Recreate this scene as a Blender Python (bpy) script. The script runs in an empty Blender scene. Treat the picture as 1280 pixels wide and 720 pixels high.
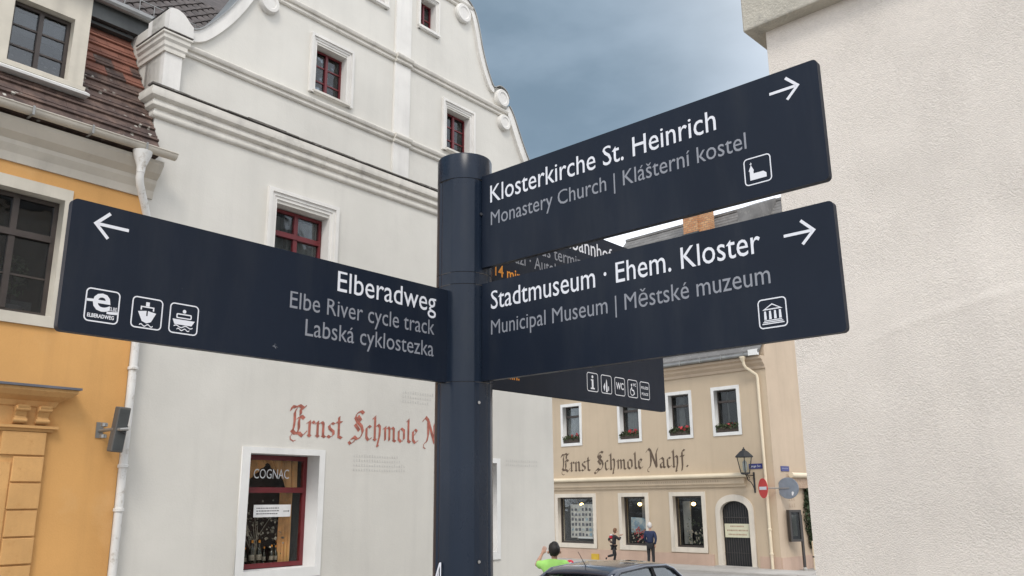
import bpy, bmesh, math, random
from mathutils import Vector, Matrix, Euler
R = math.radians
PI = math.pi
rnd = random.Random(7)
scene = bpy.context.scene
col = scene.collection

# ------------------------------------------------------------------ camera
cam_d = bpy.data.cameras.new('camera'); cam = bpy.data.objects.new('camera', cam_d); col.objects.link(cam)
cam_d.sensor_width = 36; cam_d.lens = 36*1050/1280; cam_d.clip_end = 2000; cam_d.clip_start = .05
p, r = R(14.2), R(-0.55)
Fv = Vector((0, math.cos(p), math.sin(p))); u0 = Vector((0, -math.sin(p), math.cos(p))); x0 = Vector((1, 0, 0))
Xv = x0*math.cos(r)+u0*math.sin(r); Uv = -x0*math.sin(r)+u0*math.cos(r)
cam.matrix_world = Matrix(((Xv.x, Uv.x, -Fv.x, 0), (Xv.y, Uv.y, -Fv.y, 0), (Xv.z, Uv.z, -Fv.z, 1.65), (0, 0, 0, 1)))
scene.camera = cam

# ------------------------------------------------------------------ sky, sun, exposure
SUN_AZ, SUN_EL = 178, 46
world = bpy.data.worlds.new('World'); scene.world = world; world.use_nodes = True
def build_world():
    nt = world.node_tree; N = nt.nodes; L = nt.links; N.clear()
    out = N.new('ShaderNodeOutputWorld'); bg = N.new('ShaderNodeBackground'); bg.inputs['Strength'].default_value = .1
    sky = N.new('ShaderNodeTexSky'); sky.sky_type = 'NISHITA'; sky.sun_disc = False
    sky.sun_elevation = R(SUN_EL); sky.sun_rotation = R(SUN_AZ)
    tc = N.new('ShaderNodeTexCoord'); sep = N.new('ShaderNodeSeparateXYZ'); L.new(tc.outputs['Generated'], sep.inputs[0])
    mp = N.new('ShaderNodeMapping'); mp.inputs['Scale'].default_value = (1, 1, 2.2); L.new(tc.outputs['Generated'], mp.inputs[0])
    n1 = N.new('ShaderNodeTexNoise'); n1.inputs['Scale'].default_value = 2.1; n1.inputs['Detail'].default_value = 7; n1.inputs['Roughness'].default_value = .52
    L.new(mp.outputs[0], n1.inputs[0])
    n2 = N.new('ShaderNodeTexNoise'); n2.inputs['Scale'].default_value = 6; n2.inputs['Detail'].default_value = 5
    L.new(mp.outputs[0], n2.inputs[0])
    def m(op, a, b=None, c=None):
        x = N.new('ShaderNodeMath'); x.operation = op
        for i, v in enumerate((a, b, c)):
            if v is None: continue
            if isinstance(v, (int, float)): x.inputs[i].default_value = v
            else: L.new(v, x.inputs[i])
        return x.outputs[0]
    def ramp(fac, stops):
        x = N.new('ShaderNodeValToRGB'); L.new(fac, x.inputs[0]); e = x.color_ramp.elements
        while len(e) < len(stops): e.new(.5)
        for i, (q, c) in enumerate(stops): e[i].position = q; e[i].color = (*c, 1)
        x.color_ramp.interpolation = 'EASE'; return x.outputs[0]
    # storm bank: lies over the view direction (north), pale gap under it at the horizon, thins towards the east
    bank = m('ADD', m('MULTIPLY', sep.outputs['Y'], .75), m('MULTIPLY', sep.outputs['X'], -.75))
    nn = m('SUBTRACT', n1.outputs[0], .5)
    bank = m('ADD', bank, m('MULTIPLY', nn, .17))
    bankf = ramp(bank, [(.10, (0, 0, 0)), (.60, (1, 1, 1))])
    base = m('ADD', sep.outputs['Z'], m('MULTIPLY', nn, .05))
    low = ramp(base, [(.325, (0, 0, 0)), (.375, (1, 1, 1))])
    slate = ramp(m('ADD', n2.outputs[0], m('MULTIPLY', nn, .8)), [(.28, (1.15, 1.60, 1.98)), (.75, (1.80, 2.32, 2.80))])
    pale = ramp(n1.outputs[0], [(.3, (7.2, 7.7, 8.6)), (.7, (10.5, 10.6, 10.8))])
    mx = N.new('ShaderNodeMixRGB'); L.new(m('MULTIPLY', bankf, low), mx.inputs[0]); L.new(pale, mx.inputs[1]); L.new(slate, mx.inputs[2])
    m2 = N.new('ShaderNodeMixRGB'); m2.inputs[0].default_value = .88; L.new(sky.outputs[0], m2.inputs[1]); L.new(mx.outputs[0], m2.inputs[2])
    L.new(m2.outputs[0], bg.inputs[0]); L.new(bg.outputs[0], out.inputs[0])
build_world()
sun_d = bpy.data.lights.new('sun', 'SUN'); sun_d.energy = .85; sun_d.angle = R(18); sun_d.color = (1, .93, .84)
sun = bpy.data.objects.new('sun', sun_d); col.objects.link(sun)
sd = Vector((math.sin(R(SUN_AZ))*math.cos(R(SUN_EL)), math.cos(R(SUN_AZ))*math.cos(R(SUN_EL)), math.sin(R(SUN_EL))))
sun.rotation_euler = sd.to_track_quat('Z', 'Y').to_euler(); sun.location = sd*60
scene.view_settings.view_transform = 'Standard'; scene.view_settings.look = 'None'
scene.view_settings.exposure = 0.88; scene.view_settings.gamma = 1
scene.render.resolution_x = 1024; scene.render.resolution_y = 576

# ------------------------------------------------------------------ materials
def node_mat(name, c, rough=.8, var=.06, vs=.8, bump=0, bs=60, streak=0, metal=0, spec=.5, second=None, s2=(.45, .6), space='Object', coat=0, dirt=None, fine=0, speck=None, worn=0, patchy=0):
    m = bpy.data.materials.new(name); m.use_nodes = True; nt = m.node_tree; N = nt.nodes; L = nt.links
    b = N['Principled BSDF']; b.inputs['Roughness'].default_value = rough; b.inputs['Metallic'].default_value = metal
    b.inputs['Specular IOR Level'].default_value = spec; b.inputs['Coat Weight'].default_value = coat; b.inputs['Coat Roughness'].default_value = .08
    if space == 'World':
        g = N.new('ShaderNodeNewGeometry'); src = g.outputs['Position']
    else:
        g = N.new('ShaderNodeTexCoord'); src = g.outputs['Object']
    def noise(sc, det=5, mapping=None, rg=.55):
        n = N.new('ShaderNodeTexNoise'); n.inputs['Scale'].default_value = sc; n.inputs['Detail'].default_value = det; n.inputs['Roughness'].default_value = rg
        if mapping:
            mp = N.new('ShaderNodeMapping'); mp.inputs['Scale'].default_value = mapping; L.new(src, mp.inputs[0]); L.new(mp.outputs[0], n.inputs[0])
        else: L.new(src, n.inputs[0])
        return n.outputs[0]
    def ramp(fac, a, b_, ca, cb):
        x = N.new('ShaderNodeValToRGB'); L.new(fac, x.inputs[0]); e = x.color_ramp.elements
        e[0].position = a; e[1].position = b_; e[0].color = (*ca, 1); e[1].color = (*cb, 1); return x.outputs[0]
    def mul(a, bcol, fac=1, mode='MULTIPLY'):
        x = N.new('ShaderNodeMixRGB'); x.blend_type = mode
        if isinstance(fac, (int, float)): x.inputs[0].default_value = fac
        else: L.new(fac, x.inputs[0])
        L.new(a, x.inputs[1])
        if isinstance(bcol, tuple): x.inputs[2].default_value = (*bcol, 1)
        else: L.new(bcol, x.inputs[2])
        return x.outputs[0]
    lo = tuple(v*(1-var) for v in c); hi = tuple(min(1, v*(1+var)) for v in c)
    cc = ramp(noise(vs), .35, .65, lo, hi)
    if second:
        cc = mul(cc, second, ramp(noise(vs*1.7, 8, rg=.65), s2[0], s2[1], (0, 0, 0), (1, 1, 1)), 'MIX')
    if streak:
        cc = mul(cc, ramp(noise(1.0, 6, (3.5, 3.5, .25)), .5, .75, (1, 1, 1), (1-streak, 1-streak, 1-streak*.95)))
    if fine:
        cc = mul(cc, ramp(noise(45, 6, rg=.7), .3, .7, (1-fine,)*3, (1+fine*.3,)*3))
    if dirt:
        cc = mul(cc, dirt, ramp(noise(7, 8, rg=.7), .55, .68, (0, 0, 0), (1, 1, 1)), 'MIX')
    if speck:
        v = N.new('ShaderNodeTexVoronoi'); v.inputs['Scale'].default_value = 7.5; L.new(src, v.inputs[0])
        vd = N.new('ShaderNodeMath'); vd.operation = 'MULTIPLY_ADD'; L.new(noise(30, 4), vd.inputs[0]); vd.inputs[1].default_value = .35; L.new(v.outputs['Distance'], vd.inputs[2])
        a = ramp(vd.outputs[0], .34, .40, (1, 1, 1), (0, 0, 0)); q = ramp(noise(.9, 3), .44, .56, (0, 0, 0), (1, 1, 1))
        cc = mul(cc, speck, mul(a, q), 'MIX')
    if worn:      # dust film, run marks and chips on coated metal; also dulls the gloss
        film = ramp(noise(1.0, 7, (9, 9, 1.6), .65), .48, .80, (0, 0, 0), (1, 1, 1)); cc = mul(cc, (.05, .054, .058), mul(film, (worn*.55,)*3), 'MIX')
        v = N.new('ShaderNodeTexVoronoi'); v.inputs['Scale'].default_value = 11; L.new(src, v.inputs[0])
        cc = mul(cc, (.30, .30, .29), mul(ramp(v.outputs['Distance'], .035, .06, (.8, .8, .8), (0, 0, 0)), ramp(noise(4, 2), .58, .60, (0, 0, 0), (1, 1, 1))), 'MIX')
        rr = N.new('ShaderNodeMapRange'); L.new(noise(5, 8, (1, 1, .5), .7), rr.inputs[0]); rr.inputs[1].default_value = .3; rr.inputs[2].default_value = .7; rr.inputs[3].default_value = rough-.08; rr.inputs[4].default_value = rough+.16; L.new(rr.outputs[0], b.inputs['Roughness'])
    L.new(cc, b.inputs['Base Color'])
    if bump:
        bp = N.new('ShaderNodeBump'); bp.inputs['Strength'].default_value = min(1, bump); bp.inputs['Distance'].default_value = .004 if bump <= 1 else .004*bump
        L.new(noise(bs, 6, rg=.6), bp.inputs['Height'])
        if patchy:
            rr = N.new('ShaderNodeMapRange'); L.new(noise(1.7, 4), rr.inputs[0]); rr.inputs[1].default_value = .35; rr.inputs[2].default_value = .65; rr.inputs[3].default_value = .65; rr.inputs[4].default_value = 1; L.new(rr.outputs[0], bp.inputs['Strength'])
        bp2 = N.new('ShaderNodeBump'); bp2.inputs['Strength'].default_value = .5; bp2.inputs['Distance'].default_value = .02
        L.new(noise(1.6, 3), bp2.inputs['Height']); L.new(bp2.outputs[0], bp.inputs['Normal']); L.new(bp.outputs[0], b.inputs['Normal'])
    return m
MT = {}
def mat(name, *a, **k): MT[name] = node_mat(name, *a, **k); return MT[name]
mat('white_render', (.63, .61, .558), .9, .07, .45, .6, 32, streak=.05, fine=.03)
mat('white_trim', (.71, .69, .65), .8, .06, 1.5, .4, 30, streak=.14, fine=.04)
mat('weathered_trim', (.64, .61, .55), .85, .08, 2, .5, 25, streak=.18, second=(.36, .34, .30), s2=(.58, .8))
mat('sooty_edge', (.11, .10, .09), .95, .3, 6, .6, 40, dirt=(.3, .29, .27))
mat('orange_render', (.63, .34, .115), .9, .08, .6, .5, 45, streak=.10, fine=.04, second=(.66, .39, .165), s2=(.55, .8))
mat('orange_trim', (.61, .345, .13), .85, .08, 2, .6, 30, streak=.14, fine=.05, dirt=(.52, .28, .10))
mat('grey_cornice', (.52, .48, .41), .85, .08, 1.2, .3, 30, streak=.2)
mat('stone_frame', (.55, .51, .43), .85, .08, 2, .3, 40, streak=.15)
mat('white_paint', (.74, .735, .71), .6, .04, 2, .2, 30, streak=.08)
mat('tan_render', (.535, .43, .31), .9, .05, .5, .4, 30, streak=.07, fine=.03)
mat('tan_render_side', (.53, .42, .31), .9, .06, .6, .4, 30, streak=.08, fine=.03)
mat('tan_trim', (.58, .47, .34), .85, .05, 1, .2, 30, streak=.12)
mat('cream_trim', (.66, .60, .51), .8, .06, 2, .3, 30, streak=.15)
mat('cream_paint', (.72, .62, .46), .6, .05, 1.5)
mat('pink_plinth', (.50, .36, .28), .9, .08, .9, .4, 30, streak=.1)
mat('rough_render', (.75, .695, .63), .95, .05, .9, 3.0, 135, fine=.10, streak=.05, patchy=1)
mat('coping_stone', (.50, .47, .40), .95, .10, 3, 2.2, 60, fine=.16, dirt=(.34, .32, .28))
mat('roof_tile', (.075, .048, .040), .8, .25, 3, .5, 40, second=(.17, .11, .085), s2=(.46, .68), space='World', speck=(.45, .43, .38), fine=.2)
mat('roof_tile_red', (.22, .09, .06), .8, .25, 4, .5, 40, second=(.10, .055, .045), s2=(.6, .8), space='World', fine=.2)
mat('pantile', (.085, .072, .068), .8, .3, 5, .5, 40, space='World', fine=.2)
mat('slate_far', (.16, .155, .15), .8, .2, 1.5, .5, 8, dirt=(.26, .25, .23))
mat('slate', (.06, .065, .065), .6, .2, 3, .3, 20)
mat('zinc', (.30, .30, .29), .45, .12, 2, metal=.6, streak=.2)
mat('zinc_dark', (.16, .17, .20), .45, .12, 2, metal=.4)
mat('pipe_white', (.66, .65, .62), .5, .06, 3, dirt=(.40, .36, .30), s2=(.6, .7))
mat('brick', (.34, .15, .065), .9, .3, 6, .6, 20, second=(.45, .26, .12))
mat('red_wood', (.125, .011, .015), .4, .12, 4, .1, 60)
mat('brown_wood', (.045, .035, .03), .5, .2, 4, .1, 60)
mat('dark_wood', (.055, .02, .012), .5, .2, 4)
mat('sign_blue', (.0095, .0145, .026), .38, .10, 2, spec=.17, worn=.5, fine=.03)
mat('pole_blue', (.0100, .0170, .031), .26, .12, 2, spec=.26, worn=.6, fine=.03)
mat('edge_brown', (.05, .045, .042), .5, .1, 3)
mat('print_white', (.68, .69, .73), .5, .01, 2)
mat('print_grey', (.23, .24, .27), .5, .02, 2)
mat('print_orange', (.75, .28, .02), .5, .02, 2)
mat('housing_grey', (.10, .095, .088), .6, .08, 3)
mat('steel', (.4, .4, .4), .3, .05, 2, metal=1)
mat('fraktur_red', (.38, .125, .09), .9, .3, 9, second=(.46, .30, .25), s2=(.6, .75))
mat('fraktur_brown', (.12, .085, .06), .9, .2, 5)
mat('ghost_grey', (.43, .42, .40), .95, .1, 9, second=(.56, .55, .52), s2=(.4, .6))
mat('ghost_brown', (.36, .25, .18), .95, .15, 9, second=(.46, .35, .25), s2=(.45, .6))
mat('print_black', (.03, .03, .035), .6, .05, 5)
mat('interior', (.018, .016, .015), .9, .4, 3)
mat('curtain', (.30, .30, .29), .9, .15, 3, streak=.4)
mat('amber_curtain', (.72, .40, .17), .8, .25, 3, streak=.5)
mat('black_iron', (.02, .021, .023), .5, .1, 5)
mat('lamp_glass', (.4, .42, .42), .15, .1, 5)
mat('paper', (.72, .72, .72), .7, .05, 9)
mat('notice_cream', (.62, .60, .44), .7, .04, 5)
mat('sign_red', (.55, .02, .02), .4, .05, 5)
mat('sign_back', (.20, .23, .27), .45, .08, 5, metal=.3)
mat('sign_navy', (.025, .03, .17), .4, .05, 5)
mat('yellow_box', (.58, .38, .03), .5, .08, 5)
mat('leaf_dark', (.03, .05, .02), .8, .4, 6)
mat('leaf_box', (.045, .06, .025), .8, .4, 8)
mat('plant_pale', (.20, .26, .14), .7, .4, 8)
mat('flower_red', (.55, .05, .06), .7, .3, 20)
mat('terracotta', (.06, .045, .035), .8, .2, 9)
mat('paving', (.26, .25, .235), .9, .15, .5, .8, 12, second=(.33, .32, .30), space='World')
mat('kerb_stone', (.42, .40, .37), .9, .1, 1, .5, 12)
mat('asphalt', (.06, .06, .06), .9, .15, 1, .8, 40, space='World')
mat('skin', (.50, .29, .21), .6, .06, 9)
mat('hair_dark', (.012, .01, .009), .6, .3, 40, .6, 90)
mat('hair_white', (.60, .58, .56), .7, .1, 40)
mat('hair_brown', (.16, .08, .04), .7, .1, 40)
mat('neon_shirt', (.36, .70, .17), .8, .08, 8)
mat('navy_cloth', (.02, .03, .075), .85, .15, 9)
mat('black_cloth', (.02, .02, .022), .85, .15, 9)
mat('red_cloth', (.5, .02, .04), .8, .1, 9)
mat('white_cloth', (.7, .7, .72), .8, .05, 9)
mat('grey_cloth', (.2, .21, .24), .8, .1, 9)
mat('car_paint', (.028, .036, .062), .25, .05, 3, metal=.3, coat=1)
mat('rubber', (.02, .02, .02), .8, .1, 5)
mat('tail_red', (.4, .01, .01), .2, .05, 5)
mat('bottle_glass', (.03, .025, .012), .1, .4, 20, coat=.8)
mat('bottle_pale', (.38, .33, .26), .2, .3, 20)
mat('poster_pale', (.55, .52, .48), .6, .2, 6)
mat('photo_dark', (.10, .10, .12), .6, .6, 12)
mat('poster_blue', (.22, .33, .42), .6, .3, 3, second=(.5, .52, .5))
def glass(name, tint, rough=.04, alpha_mix=.55, refl=.5):
    m = bpy.data.materials.new(name); m.use_nodes = True; nt = m.node_tree; N = nt.nodes; L = nt.links; N.clear()
    o = N.new('ShaderNodeOutputMaterial'); t = N.new('ShaderNodeBsdfTransparent'); t.inputs[0].default_value = (*tint, 1)
    g = N.new('ShaderNodeBsdfGlossy'); g.inputs['Roughness'].default_value = rough; g.inputs[0].default_value = (.9, .93, .95, 1)
    fr = N.new('ShaderNodeFresnel'); fr.inputs[0].default_value = 1.5
    tc = N.new('ShaderNodeTexCoord'); n = N.new('ShaderNodeTexNoise'); n.inputs['Scale'].default_value = 2.5
    L.new(tc.outputs['Object'], n.inputs[0]); bp = N.new('ShaderNodeBump'); bp.inputs['Strength'].default_value = .25; bp.inputs['Distance'].default_value = .02
    L.new(n.outputs[0], bp.inputs['Height']); L.new(bp.outputs[0], g.inputs['Normal'])
    mm = N.new('ShaderNodeMath'); mm.operation = 'MULTIPLY_ADD'; mm.inputs[1].default_value = refl; mm.inputs[2].default_value = alpha_mix
    L.new(fr.outputs[0], mm.inputs[0]); mm.use_clamp = True
    x = N.new('ShaderNodeMixShader'); L.new(mm.outputs[0], x.inputs[0]); L.new(t.outputs[0], x.inputs[1]); L.new(g.outputs[0], x.inputs[2]); L.new(x.outputs[0], o.inputs[0])
    MT[name] = m
glass('window_glass', (.8, .82, .82), alpha_mix=.0, refl=.5)
glass('window_glass_grey', (.6, .62, .64), alpha_mix=.02, refl=1.1)
glass('shop_glass', (.95, .96, .95), alpha_mix=.0, refl=.28)
glass('car_glass', (.25, .3, .3), alpha_mix=.12)
def emis(name, c, s):
    m = bpy.data.materials.new(name); m.use_nodes = True; b = m.node_tree.nodes['Principled BSDF']
    b.inputs['Base Color'].default_value = (*c, 1); b.inputs['Emission Color'].default_value = (*c, 1); b.inputs['Emission Strength'].default_value = s; MT[name] = m
emis('lit_bulb', (1, .66, .26), 4.5)

# ------------------------------------------------------------------ mesh helpers
class MB:
    def __init__(s): s.v = []; s.f = []
    def add(s, vs, fs):
        o = len(s.v); s.v += [tuple(v) for v in vs]; s.f += [tuple(i+o for i in f) for f in fs]; return s
    def box(s, x0, x1, y0, y1, z0, z1):
        return s.add([(x0, y0, z0), (x1, y0, z0), (x1, y1, z0), (x0, y1, z0), (x0, y0, z1), (x1, y0, z1), (x1, y1, z1), (x0, y1, z1)],
                     [(0, 3, 2, 1), (4, 5, 6, 7), (0, 1, 5, 4), (1, 2, 6, 5), (2, 3, 7, 6), (3, 0, 4, 7)])
    def frame(s, x0, x1, z0, z1, w, y0, y1, wb=None, wt=None):     # rectangular ring facing -y, members butted
        wb = w if wb is None else wb; wt = w if wt is None else wt
        s.box(x0, x0+w, y0, y1, z0, z1); s.box(x1-w, x1, y0, y1, z0, z1)
        if wt: s.box(x0+w, x1-w, y0, y1, z1-wt, z1)
        if wb: s.box(x0+w, x1-w, y0, y1, z0, z0+wb)
        return s
    def tube(s, pts, rad, seg=12, cap=True):
        pts = [Vector(q) for q in pts]; n = len(pts); rads = rad if isinstance(rad, (list, tuple)) else [rad]*n
        base = len(s.v); prev = None
        for i, q in enumerate(pts):
            d = (pts[min(i+1, n-1)]-pts[max(i-1, 0)]).normalized()
            if prev is None: a = d.orthogonal().normalized()
            else:
                a = prev-d*prev.dot(d); a = a.normalized() if a.length > 1e-6 else d.orthogonal().normalized()
            prev = a; b = d.cross(a)
            for k in range(seg):
                t = 2*PI*k/seg; s.v.append(tuple(q+(a*math.cos(t)+b*math.sin(t))*rads[i]))
        for i in range(n-1):
            for k in range(seg):
                k2 = (k+1) % seg; s.f.append((base+i*seg+k, base+i*seg+k2, base+(i+1)*seg+k2, base+(i+1)*seg+k))
        if cap: s.f.append(tuple(base+k for k in range(seg))[::-1]); s.f.append(tuple(base+(n-1)*seg+k for k in range(seg)))
        return s
    def lathe(s, prof, seg=24, c=(0, 0, 0)):
        base = len(s.v); n = len(prof)
        for (q, z) in prof:
            for k in range(seg):
                t = 2*PI*k/seg; s.v.append((c[0]+q*math.cos(t), c[1]+q*math.sin(t), c[2]+z))
        for i in range(n-1):
            for k in range(seg):
                k2 = (k+1) % seg; s.f.append((base+i*seg+k, base+i*seg+k2, base+(i+1)*seg+k2, base+(i+1)*seg+k))
        s.f.append(tuple(base+k for k in range(seg))[::-1]); s.f.append(tuple(base+(n-1)*seg+k for k in range(seg)))
        return s
    def prism_x(s, prof, x0, x1):            # prof: closed (y,z)
        n = len(prof); vs = [(x0, y, z) for y, z in prof]+[(x1, y, z) for y, z in prof]
        fs = [(i, (i+1) % n, n+(i+1) % n, n+i) for i in range(n)]+[tuple(range(n))[::-1], tuple(range(n, 2*n))]
        return s.add(vs, fs)
    def sweep(s, prof, path):                # moulding: prof (out,z) closed, path = list of (x,y,ox,oy) corners with mitre direction
        n = len(prof); base = len(s.v)
        for (x, y, ox, oy) in path:
            for (o, z) in prof: s.v.append((x+ox*o, y+oy*o, z))
        for i in range(len(path)-1):
            for k in range(n):
                k2 = (k+1) % n; s.f.append((base+i*n+k, base+(i+1)*n+k, base+(i+1)*n+k2, base+i*n+k2))
        s.f.append(tuple(base+k for k in range(n))); s.f.append(tuple(base+(len(path)-1)*n+k for k in range(n))[::-1])
        return s
    def build(s, name, m, parent=None, loc=None, smooth=False, bevel=0, label=None, kind=None, rot=None):
        me = bpy.data.meshes.new(name); me.from_pydata(s.v, [], s.f); me.materials.append(MT[m]); 
        bm = bmesh.new(); bm.from_mesh(me); bmesh.ops.recalc_face_normals(bm, faces=bm.faces); bm.to_mesh(me); bm.free()
        return link(name, me, parent, loc, smooth, bevel, label, kind, rot)
def link(name, me, parent=None, loc=None, smooth=False, bevel=0, label=None, kind=None, rot=None):
    o = bpy.data.objects.new(name, me); col.objects.link(o)
    if parent: o.parent = parent
    if loc is not None: o.location = loc
    if rot is not None: o.rotation_euler = rot
    if smooth:
        for q in me.polygons: q.use_smooth = True
        me.set_sharp_from_angle(angle=R(38))
    if bevel:
        md = o.modifiers.new('bevel', 'BEVEL'); md.width = bevel; md.segments = 2; md.limit_method = 'ANGLE'; md.angle_limit = R(40)
    if label: o['label'] = label
    if kind: o['kind'] = kind
    return o
def box(name, m, parent, x0, x1, y0, y1, z0, z1, **k): return MB().box(x0, x1, y0, y1, z0, z1).build(name, m, parent, **k)
def thing(name, label, cat, loc=(0, 0, 0), rotz=0, group=None):
    o = bpy.data.objects.new(name, None); col.objects.link(o); o.location = loc; o.rotation_euler = (0, 0, rotz)
    o.empty_display_size = .2; o['label'] = label; o['category'] = cat
    if group: o['group'] = group
    return o
def tag(o, label, cat, group=None):
    o['label'] = label; o['category'] = cat
    if group: o['group'] = group
    return o
def copy_thing(root, loc, rotz, label, group=None, cat=None):
    def cp(o, par):
        c = o.copy(); col.objects.link(c); c.parent = par
        for ch in o.children: cp(ch, c)
        return c
    c = cp(root, None); c.location = loc; c.rotation_euler = (0, 0, rotz); c['label'] = label
    if group: c['group'] = group
    return c
def curve_mesh(loops, ext, offset=0):        # 2-D filled outlines -> mesh in XY, thickness 2*ext
    cu = bpy.data.curves.new('outline', 'CURVE'); cu.dimensions = '2D'; cu.fill_mode = 'BOTH'; cu.extrude = ext; cu.offset = offset
    for lp in loops:
        sp = cu.splines.new('POLY'); sp.points.add(len(lp)-1); sp.use_cyclic_u = True
        for i, (x, y) in enumerate(lp): sp.points[i].co = (x, y, 0, 1)
    o = bpy.data.objects.new('outline', cu); col.objects.link(o); dg = bpy.context.evaluated_depsgraph_get(); dg.update()
    me = bpy.data.meshes.new_from_object(o.evaluated_get(dg)); bpy.data.objects.remove(o); bpy.data.curves.remove(cu)
    return me
def plate(name, outer, holes, y0, y1, m, parent=None, **k):   # outline in (x,z), thickness y0..y1
    me = curve_mesh([outer]+list(holes), (y1-y0)/2); ym = (y0+y1)/2
    for v in me.vertices: x, z, d = v.co; v.co = (x, ym-d, z)
    me.materials.clear(); me.materials.append(MT[m]); return link(name, me, parent, **k)
def rect(x0, x1, z0, z1): return [(x0, z0), (x1, z0), (x1, z1), (x0, z1)]
def rrect(x0, x1, z0, z1, q, n=5):
    pts = []
    for cx, cz, a in ((x1-q, z1-q, 0), (x0+q, z1-q, 90), (x0+q, z0+q, 180), (x1-q, z0+q, 270)):
        for i in range(n+1): t = R(a+90*i/n); pts.append((cx+q*math.cos(t), cz+q*math.sin(t)))
    return pts
def circ(cx, cz, q, n=20, a0=0, a1=360):
    return [(cx+q*math.cos(R(a0+(a1-a0)*i/n)), cz+q*math.sin(R(a0+(a1-a0)*i/n))) for i in range(n if a1-a0 == 360 else n+1)]
CAP = .682
def text_mesh(body, width, cap, weight=0, align='L', tall=False):
    cu = bpy.data.curves.new('t', 'FONT'); cu.body = body; cu.offset = weight; cu.resolution_u = 3
    o = bpy.data.objects.new('t', cu); col.objects.link(o); dg = bpy.context.evaluated_depsgraph_get(); dg.update()
    me = bpy.data.meshes.new_from_object(o.evaluated_get(dg)); bpy.data.objects.remove(o); bpy.data.curves.remove(cu)
    xs = [v.co.x for v in me.vertices]; x0, x1 = min(xs), max(xs); sx = width/(x1-x0); sz = cap/CAP
    for v in me.vertices:
        x = (v.co.x-x0)*sx-(width if align == 'R' else width/2 if align == 'C' else 0); y = v.co.y
        if tall: y = y*1.10 if y < .46 else .506+(y-.46)*(.682-.506)/(.682-.46) if y < .682 else y
        v.co = (x, 0, y*sz)
    return me
def text(name, body, x, y, z, width, cap, m, parent, weight=0, align='L', label=None):
    me = text_mesh(body, width, cap, weight, align, cap in (.054, .042)); me.materials.clear(); me.materials.append(MT[m])
    return link(name, me, parent, (x, y, z), label=label)
def flats(name, loops, m, parent, y, loc=(0, 0), label=None):   # several filled outlines, printed flat at depth y (faces -y)
    vs = []; fs = []; 
    for lp in loops:
        me = curve_mesh(lp if isinstance(lp[0], list) else [lp], 0)
        o = len(vs); vs += [(v.co.x+loc[0], 0, v.co.y+loc[1]) for v in me.vertices]; fs += [tuple(i+o for i in q.vertices) for q in me.polygons]; bpy.data.meshes.remove(me)
    me = bpy.data.meshes.new(name); me.from_pydata(vs, [], fs); me.materials.append(MT[m]); return link(name, me, parent, (0, y, 0), label=label)

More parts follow.
